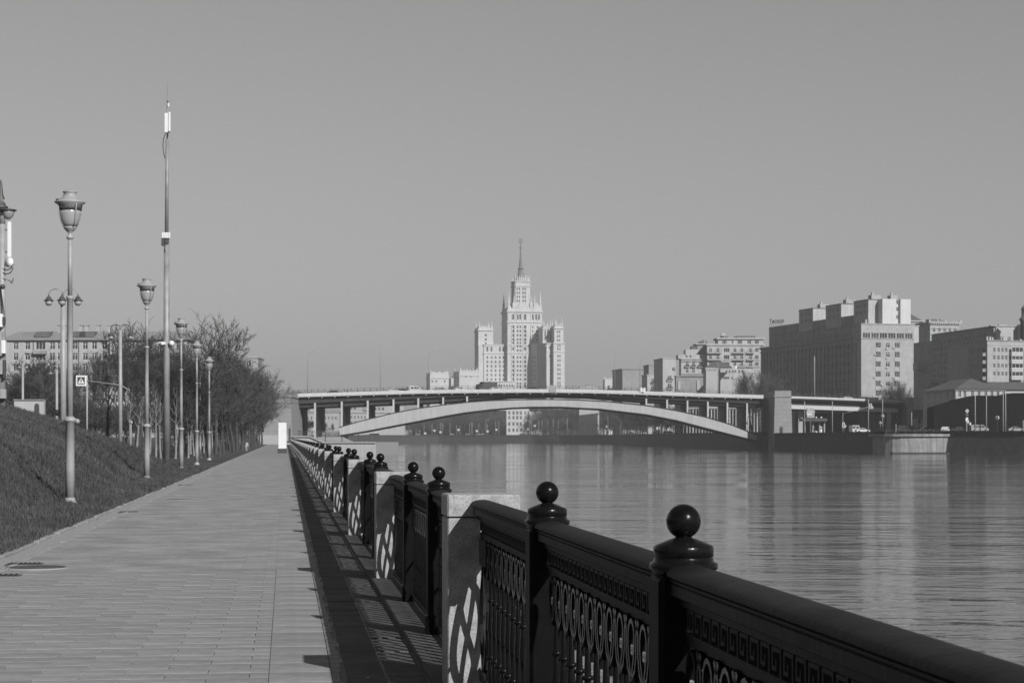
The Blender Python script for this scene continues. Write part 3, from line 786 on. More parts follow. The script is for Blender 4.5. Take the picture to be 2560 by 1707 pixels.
AT = [(846,1069),(900,1053),(984,1032.5),(1047,1020.5),(1110,1012),(1168,1005.5),(1226,1001.2),(1300,998.8),(1370,998.2),(1440,999.5),(1520,1004),(1615,1013.5),(1690,1026),(1767,1043),(1830,1062),(1893,1088)]
AB = [(846,1087.5),(900,1079),(935,1072.5),(1000,1060),(1047,1051),(1110,1039),(1163,1030),(1226,1022.5),(1273,1018.5),(1330,1016),(1400,1015.8),(1500,1021),(1615,1034.5),(1690,1049),(1767,1069),(1830,1085),(1893,1101)]
arch = strip(AT, AB, 0, 2.6, [BRLIT, BRSHD], 'arch_rib', mid=1)  # pale front, underside shade put in as a darker second material
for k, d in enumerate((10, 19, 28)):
    strip(AT, AB, d, d+2.2, BRSHD, 'arch_rib')
strip(sh(AT, -1.6), sh(AT, -.2), -.4, 2.9, BRSHD, 'arch_flange')
strip(sh(AB, .2), sh(AB, 1.6), -.4, 31, BRSHD, 'arch_soffit')
for px in (787,854,919,983.5,1045.5,1107.7,1167.6,1616,1668,1719,1770,1819,1868):
    x, Y = BX(px); zt = BZ(px, interp(px,[p[0] for p in GB],[p[1] for p in GB])); zb = BZ(px, interp(px,[p[0] for p in AT],[p[1] for p in AT])-1) if px > 846 else 0
    m = MB(); m.box(x-.28, x+.28, Y+.3, Y+1.1, zb, zt); m.build('column', BRPALE, bridge, world=True)
    zt2 = BZ(px, interp(px,[p[0] for p in GB],[p[1] for p in GB])+4)
    if zt2 - zb > .6:
        m = MB(); m.box(x-.3, x+.3, Y+1.7, Y+WD-2, zb+.1, zt2); m.build('cross_wall', BRSHD, bridge, world=True)  # column sides under the deck, their shade painted as dark steel
x, Y = BX(741); m = MB(); m.box(BX(727)[0], BX(755)[0]-1.5, Y+1.5, Y+WD, -.5, BZ(741,1012)); m.build('end_wall', BRSHD, bridge, world=True)
x, Y = BX(857); m = MB(); m.prism([(BX(846)[0]-5,BX(846)[1]-1),(BX(846)[0]+.5,BX(846)[1]-1),(BX(846)[0]+.5,BX(846)[1]+31),(BX(846)[0]-5,BX(846)[1]+31)], WZ-1, BZ(846,1080)); m.build('springing_block', QUAYL, bridge, world=True)
# railing on the bridge: posts as one group of small members
def bridge_railing(p0, p1, n, topf, off, parent):
    m = MB()
    for i in range(n+1):
        px = p0+(p1-p0)*i/n; x, Y = BX(px); z = BZ(px, topf(px))
        m.box(x-.07, x+.07, Y+off, Y+off+.12, z, z+1.25)
    for a in (1.1, .55):
        pts = []
        for i in range(n+1):
            px = p0+(p1-p0)*i/n; x, Y = BX(px); pts.append((x, Y+off+.06, BZ(px, topf(px))+a))
        m.tube(pts, .035, 4)
    for i in range(n*5):
        px = p0+(p1-p0)*(i+.5)/(n*5); x, Y = BX(px); z = BZ(px, topf(px)); m.box(x-.015, x+.015, Y+off+.04, Y+off+.08, z, z+1.1)
    m.build('railing', POLED, parent, world=True, kind='stuff')
dt = lambda px: interp(px, [p[0] for p in DECKT], [p[1] for p in DECKT])
bridge_railing(730, 1905, 72, dt, .3, bridge)
bridge_railing(730, 1905, 72, dt, WD+.3, bridge)
m = MB()
for i in range(36):
    px = 740+i*32.5
    x, Y = BX(px); m.box(x-.12, x+.12, Y-.32, Y-.1, BZ(px, dt(px)+12.2), BZ(px, dt(px)+10.6))
m.build('edge_light', WHITE, bridge, world=True, kind='stuff')

def tower(px0, px1, Y, depth, ptop, zb, taper, label, m=TOWERS):
    x0, x1 = PX(px0, Y), PX(px1, Y); zt = PZ(ptop, Y)
    r = thing('bridge_tower', label, 'tower', ((x0+x1)/2, Y, zb)); c = taper
    def ring(z, e): return [(x0-e,Y-e,z),(x1+e,Y-e,z),(x1+e,Y+depth+e,z),(x0-e,Y+depth+e,z)]
    hs = zt-zb; lev = []
    mb = MB()
    def frust(za, zb_, ea, eb): a = ring(za, ea); b = ring(zb_, eb); mb.faces(a+b, [(0,1,5,4),(1,2,6,5),(2,3,7,6),(3,0,4,7),(4,5,6,7),(0,3,2,1)])
    nc = max(6, int((hs-3)/1.3)); zz = zb; H = hs-2.6
    for i in range(nc):       # courses with recessed joints
        z0 = zb + H*i/nc; z1 = zb + H*(i+1)/nc; e0 = taper*(1-i/nc); e1 = taper*(1-(i+1)/nc)
        mb = MB(); frust(z0+.04, z1, e0, e1+ .0); mb.build('stone_course', m, r, world=True)
        mb = MB(); frust(z0, z0+.04, e0-.08, e0-.08)
        mb.build('joint', QUAY, r, world=True)
    mb = MB(); frust(zb+H, zb+H+.35, .0, .0); frust(zb+H+.35, zb+H+.8, .28, .28); mb.build('cornice', m, r, world=True)
    mb = MB(); frust(zb+H+.8, zt, .02, .02); mb.build('cap_block', m, r, world=True)
    return r
tR = tower(1937, 1978, 700, 34, 976.5, WZ, .5, 'tall granite bridge tower at the right end of the arch')
m = MB(); zt = PZ(1067,700); m.box(PX(1950,700), PX(1956.5,700), 699.35, 699.6, PZ(1080,700), zt); m.build('door', QUAY, tR, world=True)
tL = tower(664, 727, 598, 34, 974, -.5, .6, 'broad granite bridge tower at the left end of the arch, partly behind bare trees')
# pier foot under the right springing
m = MB(); m.prism([(PX(1893,716),716),(PX(1936,716)+1,716),(PX(1936,716)+1,752),(PX(1893,716),752)], WZ-.5, PZ(1092,716)); tag(m.build('pier_foot', QUAY), 'dark granite pier foot where the arch lands on the right bank', 'pier')

# right-hand approach viaduct
via = thing('approach_viaduct', 'approach viaduct with two pale beams running right from the bridge tower', 'viaduct', (115, 735, ZR))
VT = [(1976,990.4),(2060,993.2),(2150,996.8),(2257,1001.4)]
strip(VT, sh(VT, 5.2), -2, 0, BRPALE, 'parapet_band', par=via)
strip(sh(VT, 5.3), sh(VT, 9), -.8, 0, BRLIT, 'parapet_moulding', par=via)
strip(sh(VT, 9), sh(VT, 22), 1.4, 1.8, BRSHD, 'deck_girder', par=via)
strip(sh(VT, 4.6), sh(VT, 9), .1, WD, ROAD, 'roadway', par=via)
BM = [(1976,1012.2),(2060,1014.8),(2150,1018),(2244,1021.6)]
strip(BM, sh(BM, 9.6), -.6, 1.2, BRPALE, 'lower_beam', par=via)
strip(sh(BM, 6), sh(BM, 10), 2.0, WD, BRSHD, 'inner_girders', par=via)
m = MB(); b = MB()
for i in range(40):
    px = 1980+i*6.6; x, Y = BX(px); m.box(x-.2, x+.2, Y-.62, Y-.2, BZ(px, interp(px,[p[0] for p in BM],[p[1] for p in BM])), BZ(px, interp(px,[p[0] for p in BM],[p[1] for p in BM])-1.1))
m.build('stiffener', BRPALE, via, world=True, kind='stuff')
vt = lambda px: interp(px, [p[0] for p in VT], [p[1] for p in VT])
bridge_railing(1982, 2255, 18, vt, -1.2, via)
for a, b_, dd in ((2218,2229,1),(2002,2013,6)):
    x0, Y = BX(a); x1 = PX(b_, Y); m = MB(); m.box(x0, x1, Y+dd, Y+dd+1.6, ZR-.5, BZ(a, 1026)); m.build('column', PLAST, via, world=True)
m = MB(); x0, Y = BX(2010); x1, Y1 = BX(2240); m.prism([(x0,Y+20),(x1,Y1+20),(x1,Y1+21),(x0,Y+21)], ZR-.3, BZ(2100,1030)); m.build('back_wall', BRSHD, via, world=True)
tower(2268, 2306, 745, 30, 993.5, ZR-.2, .1, 'second smaller granite tower at the right end of the approach viaduct')

# ------------------------------------------------------------------ left bank by the bridge: steps, landing, panel
st = thing('stone_steps', 'broad pale stone steps climbing to the bridge at the end of the walk', 'steps', tuple(L(-1.5, 474, 0)), DIR)
for i in range(14):
    m = MB(); m.box(-4.2, 3.0, i*3.4, 62, i*.165, (i+1)*.165); m.build('step', GRAN, st)
m = MB(); m.box(-5.0, -4.25, -1, 62, -.2, 2.6); m.build('side_wall', PLAST, st)
ld = thing('river_landing', 'granite river landing with a sloping coping standing out from the left bank before the bridge', 'landing', (-44, 480, 0))
def lx(px): return PX(px, 480)
def lz(py): return PZ(py, 480)
m = MB()
prof = [(lx(722),lz(1089)),(lx(775),lz(1089)),(lx(808),lz(1104)),(lx(940),lz(1104))]
for i in range(3):
    a, b = prof[i], prof[i+1]
    m.face([(a[0],480,WZ-.5),(b[0],480,WZ-.5),(b[0],480,b[1]-.3),(a[0],480,a[1]-.3)]); m.face([(a[0],480,a[1]-.3),(b[0],480,b[1]-.3),(b[0],575,b[1]-.3),(a[0],575,a[1]-.3)])
m.face([(lx(940),480,WZ-.5),(lx(940),575,WZ-.5),(lx(940),575,lz(1104)-.3),(lx(940),480,lz(1104)-.3)])
m.build('landing_body', PLAST, ld, world=True)
m = MB(); mm = MB()
for i in range(3):
    a, b = prof[i], prof[i+1]
    for y0, y1, z0, z1, q in ((479.6,480.5,-.32,0,m),):
        q.faces([(a[0],y0,a[1]+z0),(b[0],y0,b[1]+z0),(b[0],y1,b[1]+z0),(a[0],y1,a[1]+z0),(a[0],y0,a[1]+z1),(b[0],y0,b[1]+z1),(b[0],y1,b[1]+z1),(a[0],y1,a[1]+z1)],[(0,3,2,1),(4,5,6,7),(0,1,5,4),(1,2,6,5),(2,3,7,6),(3,0,4,7)])
m.build('coping', GRAN, ld, world=True)
def small_rail(pts, label, h=1.05, step=2.0, posts=None):
    r = thing('iron_fence', label, 'fence', pts[0]); m = MB(); m2 = MB()
    for i in range(len(pts)-1):
        a, b = Vector(pts[i]), Vector(pts[i+1]); n = max(1, int((b-a).length/.3))
        for k in range(n): q = a.lerp(b, k/n); m.box(q.x-.02, q.x+.02, q.y-.02, q.y+.02, q.z+.1, q.z+h)
        for z in (h, .15, h*.78): m.tube([a+Vector((0,0,z)), b+Vector((0,0,z))], .04, 4)
        n = max(1, round((b-a).length/step))
        for k in range(n+1): q = a.lerp(b, k/n); pm = MB(); pm.bev(q.x-.1, q.x+.1, q.y-.1, q.y+.1, q.z, q.z+h+.22, .03); pm.build('post', POLED, r, world=True)
    m.build('bars', POLED, r, world=True, kind='stuff')
small_rail([(lx(792),481,lz(1097)),(lx(812),481,lz(1104)),(lx(938),481,lz(1104))], 'dark iron fence on the low river landing by the bridge', 1.6, 3.8)
small_rail([(lx(725),500,lz(1091)),(lx(828),500,lz(1091))], 'dark iron fence on the upper level in front of the left bridge columns', 1.35, 3.6)
m = MB(); m.bev(lx(914), lx(938), 492, 495, lz(1104)-.05, lz(1084), .1); k = thing('utility_cabinet', 'dark square cabinet at the tip of the river landing', 'cabinet', (lx(926),492,lz(1104)))
m.build('cabinet_body', POLED, k, world=True); m = MB(); m.box(lx(913), lx(939), 491.8, 495.2, lz(1084), lz(1083)); m.build('lid', POLED, k, world=True)
# tall white information panel
Y = 8500/40.0
ip = thing('information_panel', 'tall white upright information panel on a dark base beside the railing', 'sign panel', (PX(705.5,Y), Y, 0))
hw = (716-695)/2/F*Y; m = MB(); m.bev(-hw, hw, -.12, .12, .52, PZ(1056.5,Y), .06); m.build('panel', WHITE, ip)
m = MB(); m.bev(-hw-.03, hw+.03, -.15, .15, -.02, .52, .03); m.build('base', POLED, ip)
# post at the far end of the fence
Y = 478; m = MB(); x = PX(724,Y); m.bev(x-.25, x+.25, Y-.3, Y+.3, 0, PZ(1070,Y), .05); tag(m.build('fence_post', POLED), 'tall dark post ending the railing by the bridge steps', 'post')

# ------------------------------------------------------------------ vehicles
def prism_y(m, prof, w, mi=0, y0=None):   # profile in (x,z), extruded across y
    a = [(x, -w/2, z) for x, z in prof]; b = [(x, w/2, z) for x, z in prof]; n = len(prof)
    m.faces(a+b, [(i,(i+1)%n,n+(i+1)%n,n+i) for i in range(n)] + [tuple(range(n-1,-1,-1))[::-1], tuple(range(2*n-1,n-1,-1))], mi)
CARS = {}
def car(kind, paint, loc, label, rz=0, cat='car', group=None, flip=False):
    key = (kind, paint.name)
    if key not in CARS:
        if kind == 'van':
            body = [(-2.45,.35),(2.45,.35),(2.5,.75),(2.35,1.05),(1.75,1.25),(1.0,1.92),(.7,1.98),(-2.2,1.98),(-2.42,1.85),(-2.5,1.0)]
            gl = [((-1.75,1.2),(-.75,1.2),(-.75,1.75),(-1.75,1.75)),((-.6,1.2),(.35,1.2),(.35,1.75),(-.6,1.75)),((.5,1.2),(1.55,1.22),(.95,1.72),(.5,1.75))]; wx = 1.5; W = 1.95
        elif kind == 'bus':
            body = [(-5.5,.4),(5.5,.4),(5.6,1.4),(5.45,3.0),(5.2,3.15),(-5.4,3.15),(-5.6,2.9),(-5.6,.8)]
            gl = [((-5.0+i*1.7,1.5),(-3.5+i*1.7,1.5),(-3.5+i*1.7,2.6),(-5.0+i*1.7,2.6)) for i in range(6)]; wx = 3.4; W = 2.5
        elif kind == 'truck':
            body = [(-3.6,.6),(3.4,.6),(3.5,1.4),(3.2,2.5),(1.9,2.6),(1.9,3.3),(-3.6,3.3)]
            gl = [((2.2,1.6),(3.25,1.6),(3.05,2.35),(2.2,2.4))]; wx = 2.3; W = 2.4
        else:
            body = [(-2.2,.3),(2.2,.3),(2.25,.62),(2.1,.8),(1.05,.95),(.35,1.40),(.1,1.46),(-.9,1.46),(-1.15,1.40),(-1.75,1.0),(-2.2,.92),(-2.28,.6)]
            gl = [((-1.45,.98),(-.5,.98),(-.5,1.36),(-1.02,1.36)),((-.4,.98),(.78,.98),(.22,1.36),(-.4,1.36))]; wx = 1.38; W = 1.78
        m = MB(); prism_y(m, body, W, 0); mebody = m.mesh('body', paint)
        meg = []
        for g in gl:
            m = MB(); prism_y(m, list(g), W+.03, 0); meg.append(m.mesh('side_window', GLASS))
        m = MB(); r_ = .33 if kind in ('car','van') else .48
        for i, (ra, ya) in enumerate(((r_*.55,-.13),(r_,-.12),(r_,.12),(r_*.55,.13))): pass
        m.lathe([(r_*.5,-.13),(r_,-.11),(r_,.11),(r_*.5,.13)], 14); mew = m.mesh('wheel', RUB)
        m = MB(); m.box(-.04,.04,-.2,.2,-.08,.08); mel = m.mesh('headlight', WHITE)
        CARS[key] = (mebody, meg, mew, mel, wx, W, r_, body)
    mebody, meg, mew, mel, wx, W, r_, body = CARS[key]
    t = thing({'car':'parked_car','van':'white_van','bus':'city_bus','truck':'box_truck'}[kind] if kind != 'car' else 'car', label, cat, loc, rz + (math.pi if flip else 0), group)
    put('body', mebody, t)
    for g in meg: put('side_window', g, t)
    for sx in (-1, 1):
        for sy in (-1, 1):
            o = put('wheel', mew, t, (sx*wx, sy*(W/2-.1), r_)); o.rotation_euler = (R(90),0,0)
    for sy in (-1, 1): put('headlight', mel, t, (max(p[0] for p in body)-.04, sy*(W/2-.3), .68))
    return t
BRZ = math.atan(.634)
def on_bridge(px, d): 
    x, Y = BX(px); return (x, Y+d, BZ(px, dt(px)+5.0)+.02)
car('car', CARW, on_bridge(982, 3.5), 'pale saloon car on the bridge just left of the white van', BRZ)
car('van', CARW, on_bridge(1034, 3.0), 'white minivan driving over the bridge', BRZ, 'van')
car('car', CARD, on_bridge(1003, 7), 'dark car half hidden behind the white van on the bridge', BRZ)
car('car', CARG, on_bridge(1102, 3.5), 'silver car on the bridge between the white van and the box truck', BRZ)
car('car', CARW, on_bridge(1148, 4), 'pale car with dark windows following the silver car on the bridge', BRZ)
car('truck', POLED, on_bridge(1215, 9), 'dark grey box truck on the bridge in front of the skyscraper foot', BRZ, 'truck', flip=True)
car('car', CARW, on_bridge(1240, 4), 'pale car on the bridge beside the dark box truck', BRZ)
car('car', CARD, on_bridge(1334, 4), 'dark car on the bridge left of the square grey box', BRZ)
car('car', CARD, on_bridge(1532, 5), 'dark car on the bridge below the small far castle-like house', BRZ)
car('car', CARD, on_bridge(833, 5), 'dark low car near the left end of the bridge', BRZ)
x, Y = BX(2125); car('car', CARW, (x, Y+4, BZ(2125, vt(2125)+4.6)), 'pale car on the approach viaduct right of the tower', BRZ)
x, Y = BX(1381.5); r = thing('bridge_sign_box', 'square grey box fixed on the parapet at the crown of the bridge', 'box', (x, Y-.6, BZ(1381,981)))
m = MB(); m.bev(-1.15,1.15,-.5,.5,0,BZ(1381,963)-BZ(1381,981),.06); m.build('housing', POLE, r); m = MB(); m.box(-.9,.9,-.4,.5,-.5,0); m.build('bracket', POLED, r)
def text_mesh(s, size, m, name, parent, loc, depth=.02, rz=0, align='CENTER'):
    c = bpy.data.curves.new('t', 'FONT'); c.body = s; c.size = size; c.extrude = depth; c.align_x = align; c.align_y = 'CENTER'
    o = bpy.data.objects.new('t', c); COL.objects.link(o); dg = bpy.context.evaluated_depsgraph_get()
    me = bpy.data.meshes.new_from_object(o.evaluated_get(dg)); bpy.data.objects.remove(o)
    me.materials.clear(); me.materials.append(m)
    q = put(name, me, parent, loc); q.rotation_euler = (R(90), 0, rz); return q
x, Y = BX(1607); zb = BZ(1607, 979.5); r = thing('emblem_board', 'white crown-shaped board with an outlined letter M on the bridge parapet', 'sign', (x, Y-.7, zb))
hh = BZ(1607,968.5)-zb; m = MB(); a = [(-.85,0),(.85,0),(.85,hh),(.1,hh*.8),(-.85,hh)]; q = [(x_,-.06,z_) for x_,z_ in a]+[(x_,.06,z_) for x_,z_ in a]
m.faces(q, [(0,1,2,3,4),(9,8,7,6,5),(0,5,6,1),(1,6,7,2),(2,7,8,3),(3,8,9,4),(4,9,5,0)]); m.build('board', WHITE, r)
text_mesh('M', 1.1, POLE, 'letter', r, (0,-.1,hh*.42))
m = MB(); m.box(-1.9,-1.3,-.2,.2,-.8,.5); m.build('box', POLED, r)

# slim lamps standing on the bridge
def thin_lamp(px, Y, base_z, top, label, curve=1.0, r0=.09, name='bridge_lamp', group=None, mt=POLE):
    x = PX(px, Y); r = thing(name, label, 'street lamp', (x, Y, base_z), 0, group); h = PZ(top, Y)-base_z
    m = MB(); pts = [(0,0,0),(0,0,h*.86)]
    if curve: pts += [(curve*.25,0,h*.94),(curve,0,h*.985),(curve*1.8,0,h)]
    else: pts += [(0,0,h)]
    m.tube(pts, [r0*1.5]+[r0]*1+[r0*.8]*(len(pts)-2), 6); m.build('pole', mt, r)
    if curve: m = MB(); m.box(curve*1.6, curve*2.5, -.15,.15, h-.05, h+.12); m.build('lamp_head', mt, r)
    return r
for px, top, cu, lab in ((769,878,1,'thin lamp on the bridge near its left end'),(951,862,.01,'thin straight lamp on the bridge left of the skyscraper'),(1070,877,1.6,'curved lamp on the bridge left of the skyscraper annexes'),(1250,905,.01,'thin pole on the bridge in front of the skyscraper'),(1537,880,.01,'thin straight pole on the bridge right of the skyscraper'),(1600,893,2.0,'curved lamp on the bridge beside the white crown-shaped board'),(1795,905,.01,'thin pole on the bridge before the balconied building'),(1833,913,.01,'second thin pole on the bridge before the balconied building')):
    x, Y = BX(px); thin_lamp(px, Y+(28 if cu == .01 else 2), BZ(px, dt(px)+4), top, lab, cu)
x, Y = BX(2036); thin_lamp(2036, Y+3, BZ(2036, vt(2036)+4), 890, 'tall pale lamp post on the approach viaduct', 0, .2)

# ------------------------------------------------------------------ the skyscraper
C10 = math.cos(R(10))
sk = thing('skyscraper', 'tall pale stepped skyscraper with a needle spire behind the middle of the bridge', 'skyscraper', (0, 1800, ZR), R(10))
def U(x, v=0): return (-86.4 + .1194*x + v*math.sin(R(10)))/C10*(1 + v*.00055)          # front position for a face at depth v
def V(y): return 186.4 - .1194*y - ZR
jw = MB()
def pinn(mb, x, y, z, h, r, n=4):
    mb.lathe([(r*1.15,0),(r*1.15,h*.12),(r*.8,h*.16),(r*.8,h*.36),(r,h*.38),(r*.7,h*.44),(r*.12,h*.92),(r*.2,h*.95),(.02,h)], n, (x, y, z), smooth=False)
def crown(root, x0, x1, y0, y1, z, h, n, pr, ph, nm='battlement'):
    m = MB(); t = .8
    for a, b, c, d in ((x0,x1,y0,y0+t),(x0,x1,y1-t,y1),(x0,x0+t,y0+t,y1-t),(x1-t,x1,y0+t,y1-t)): m.box(a, b, c, d, z, z+h*.45)
    for i in range(n):
        for y in (y0, y1-t):
            u = x0 + (x1-x0)*(i+.5)/n; m.box(u-(x1-x0)/n*.28, u+(x1-x0)/n*.28, y+.05, y+t-.05, z+h*.45, z+h)
            pinn(m, u, y+t/2, z+h, h*.5, .35)
        v = y0 + (y1-y0)*(i+.5)/n
        for x in (x0, x1-t): m.box(x+.05, x+t-.05, v-(y1-y0)/n*.28, v+(y1-y0)/n*.28, z+h*.45, z+h)
    m.build(nm, STUC, root, kind='stuff')
    for a in (x0+pr, x1-pr):
        for b in (y0+pr, y1-pr): q = MB(); pinn(q, a, b, z, ph, pr); q.build('pinnacle', STUC, root)
def skb(x0, x1, y0, y1, z1, e, nm='wall', z0=0): return block(sk, rect(U(x0,y0), U(x1,y0), y0, y1), z0, z1, STUC, e, nm, joined=jw, depth=.45)
rows = [V(y) for y in (945,978,1011,1044,1077,1110)]
# front wing
W0 = U(512)
e = grid([U(x)-W0 for x in (538,569,600,632,660,688)], rows, 1.5, 2.2) + grid([U(x)-W0 for x in (538,569,632,658,686)], [V(882)], 1.6, 4.4)
skb(512, 692, 6, 30, V(846), {0: e, 3: grid(lin(2.5,21.5,6), rows, 1.4, 2.2)}, 'wing_wall')
# central shaft with its tall front
W0 = U(690)
allr = rows + [V(1143), V(1165)]
e = grid([U(x)-W0 for x in (765,787)], allr + [V(y) for y in (861,893,715,747,779,811,838)], 1.5, 2.2) + grid([U(x)-W0 for x in (733,822)], allr + [V(y) for y in (880,715,747,779,811,838)], 2.5, 2.7, 'band')
e2 = e + [(U(x)-W0, V(640), 1.5 if x not in (731,822) else 1.9, 5.0, 'two') for x in (731,767,785,822,880,905,926,946)] + grid([U(x)-W0 for x in (880,915)], [V(y) for y in (715,747,779,811)], 1.1, 2.0)
skb(690, 950, 0, 31, V(585), {0: e2, 3: grid(lin(4,27,5), [V(y) for y in (640,715,747,779,811)], 1.5, 2.2)}, 'shaft_wall')
m = MB()
for x in (722,744,810,834,868,953): m.box(U(x)-.45, U(x)+.45, -.55, -.01, 0, V(700))
for x in (702,722,746,757,797,811,833,866,892,916,938): m.box(U(x)-.3, U(x)+.3, -.35, -.01, V(672), V(603))
m.build('pilasters', STUC, sk, kind='stuff')
for x0, x1, y0, y1, z, d in ((690,950,0,31,V(598),.9),(690,950,0,31,V(678),.6),(690,950,0,31,V(910),.5),(690,950,0,31,V(849),.5)):
    band(sk, rect(U(x0), U(x1), y0, y1), z-.6, z+.6, d, STUC)
for z in (V(848), V(913)): band(sk, rect(U(512,6), U(692,6), 6, 30), z-.4, z+.45, .5, STUC)
# gables, pinnacles at the shaft top
for x in (792, 908): 
    q = MB(); u = U(x); w_ = 3.2
    q.faces([(u-w_,0,V(585)),(u+w_,0,V(585)),(u+w_*.7,0,V(552)),(u+.8,0,V(530)),(u-.8,0,V(530)),(u-w_*.7,0,V(552)),(u-w_,2,V(585)),(u+w_,2,V(585)),(u+w_*.7,2,V(552)),(u+.8,2,V(530)),(u-.8,2,V(530)),(u-w_*.7,2,V(552))],
            [(0,1,2,3,4,5),(11,10,9,8,7,6)]+[(i,6+i,6+(i+1)%6,(i+1)%6) for i in range(6)]); q.build('gable', STUC, sk)
for x, y, t in ((703,1.6,443),(940,1.6,443),(703,29.4,452),(940,29.4,452)):
    q = MB(); pinn(q, U(x), y, V(585), V(t)-V(585), 1.55); q.build('corner_pinnacle', STUC, sk)
crown(sk, U(696), U(945), .8, 30.2, V(585), 3.2, 9, .5, 4.5)
# upper drum
ux0, ux1 = U(752), U(872); cxu = (ux0+ux1)/2
def octo(w, d, c, cy): return [(cxu-w+c,cy-d),(cxu+w-c,cy-d),(cxu+w,cy-d+c),(cxu+w,cy+d-c),(cxu+w-c,cy+d),(cxu-w+c,cy+d),(cxu-w,cy+d-c),(cxu-w,cy-d+c)]
wv = (ux1-ux0)/2
e = grid([1.9,3.9,7.2,9.2], [V(y) for y in (424,455,485,515)], 1.2, 2.4)
block(sk, octo(wv, 9, 1.2, 15.5), V(588), V(372), STUC, {0: [(a-.6, b, c_, d_, s_) for a,b,c_,d_,s_ in e], 6: grid([3,6,9,12], [V(y) for y in (424,455,485,515)], 1.2, 2.4)}, 'drum_wall', joined=jw, depth=.4)
band(sk, octo(wv, 9, 1.2, 15.5), V(405), V(397), .5, STUC); band(sk, octo(wv, 9, 1.2, 15.5), V(372), V(364), .7, STUC)
for x in (748, 878):
    q = MB(); q.box(U(x)-1.4, U(x)+1.4, 5.5, 25, V(588), V(530)); q.build('drum_buttress', STUC, sk); q = MB(); pinn(q, U(x), 6.5, V(530), 7.5, .8); q.build('pinnacle', STUC, sk)
m = MB()
for i in range(8):
    u = ux0 + (ux1-ux0)*(i+.5)/8
    for y in (6.9, 23.3): m.box(u-.35, u+.35, y, y+.8, V(364), V(340)); pinn(m, u, y+.4, V(340), 3.0, .45)
for i in range(5):
    for x in (ux0+.5, ux1-.5): m.box(x-.4, x+.4, 9+i*3.2, 9.8+i*3.2, V(364), V(338))
m.build('crown_columns', STUC, sk, kind='stuff')
q = MB(); q.lathe([(4.6,0),(4.6,2.5),(3.6,3.2)], 12, (cxu,15.5,V(364)), smooth=False); q.build('lantern_base', STUC, sk)
SPM = mat('spire_metal', .16, .5, .2, 1)
q = MB(); zb_ = V(345); q.lathe([(3.4,0),(3.2,V(320)-zb_),(1.9,V(272)-zb_),(2.7,V(270)-zb_),(2.9,V(264)-zb_),(1.9,V(262)-zb_),(1.5,V(235)-zb_),(.95,V(180)-zb_),(.42,V(112)-zb_),(1.5,V(108)-zb_),(1.5,V(105)-zb_),(.5,V(102)-zb_),(.3,V(72)-zb_)], 10, (cxu,15.5,zb_), smooth=False); q.build('spire', SPM, sk)
q = MB(); pts = []                       # plain five-pointed star in a wreath
q2 = MB(); q2.tube([(cxu+1.7*math.cos(R(a)), 15.5, V(54)+1.9*math.sin(R(a))) for a in range(0,361,24)], .28, 5); q2.build('wreath', SPM, sk)
for i in range(10):
    r_ = 1.9 if i % 2 == 0 else .8; pts.append((cxu+r_*math.sin(math.pi*i/5), r_*math.cos(math.pi*i/5)))
q.faces([(x,15.3,V(54)+z) for x,z in pts]+[(x,15.7,V(54)+z) for x,z in pts], [tuple(range(9,-1,-1)), tuple(range(10,20))]+[(i,(i+1)%10,10+(i+1)%10,10+i) for i in range(10)]); q.tube([(cxu,15.5,V(75)),(cxu,15.5,V(33))], .22, 5)
q.build('spire_emblem', SPM, sk)
# left tower
W0 = U(470)
skb(470, 582, 10, 31, V(738), {0: grid([U(526)-W0], [V(y) for y in (776,808,838)], 1.7, 2.2)}, 'tower_wall')
skb(472, 512.5, 7, 10, V(848), {}, 'tower_wall')
band(sk, rect(U(470,10), U(582,10), 10, 31), V(742), V(735), .8, STUC); band(sk, rect(U(470,10),U(582,10),10,31), V(850), V(845), .6, STUC)
crown(sk, U(472,10), U(580,10), 10.3, 30.7, V(735), 3.3, 6, .95, 8.6)
# right wing: long face turned away from the sun, then the right tower
poly = [(U(866), .2), (U(986,-29), -29), (U(1040,-29), -29), (U(1040,-29), 20), (U(866), 20)]
Lf = (Vector(poly[1])-Vector(poly[0])).length
skb_rows = rows + [V(1143)]
block(sk, poly, 0, V(846), STUC, {0: grid(lin(2.5, Lf-2.5, 9), skb_rows, 1.5, 2.3) + grid(lin(12, Lf-3, 6), [V(885)], 1.3, 4.5), 1: grid([(U(1015,-29)-U(986,-29))], skb_rows + [V(885)], 1.1, 2.4)}, 'right_wing_wall', joined=jw, depth=.45)
m = MB(); Uv = (Vector(poly[1])-Vector(poly[0])).normalized(); Nv = Vector((Uv.y,-Uv.x))
for i in range(8):
    c = Vector(poly[0]) + Uv*(13+i*2.55); m.obox(tuple(c), tuple(Uv*.9), tuple(Nv*.9), 0, V(858))
m.build('pilasters', STUC, sk, kind='stuff')
band(sk, poly, V(852), V(845), .7, STUC); band(sk, poly, V(915), V(908), .5, STUC)
W0 = U(1045)
e = grid([U(x)-W0 for x in (1070,1085)], rows + [V(1143), V(1165), V(868), V(893), V(765), V(797), V(828)], 1.1, 2.3)
skb(1042, 1112, -34, -8, V(738), {0: e}, 'right_tower_wall')
skb(1037, 1121, -34.6, -7, V(848), {0: [(a+.9, b, c_, d_, s_) for a,b,c_,d_,s_ in e]}, 'right_tower_base')
skb(956, 1041, -22, 2, V(738), {0: grid([2.2,4.6,7,9.0], [V(790)], 1.3, 8.5)}, 'right_tower_back')
band(sk, rect(U(1042,-34),U(1112,-34),-34,-8), V(742), V(735), .8, STUC); band(sk, rect(U(1037,-34.6),U(1121,-34.6),-34.6,-7), V(852), V(845), .6, STUC); band(sk, rect(U(1037,-34.6),U(1121,-34.6),-34.6,-7), V(915), V(908), .5, STUC)
band(sk, rect(U(956,-22),U(1041,-22),-22,2), V(742), V(735), .6, STUC)
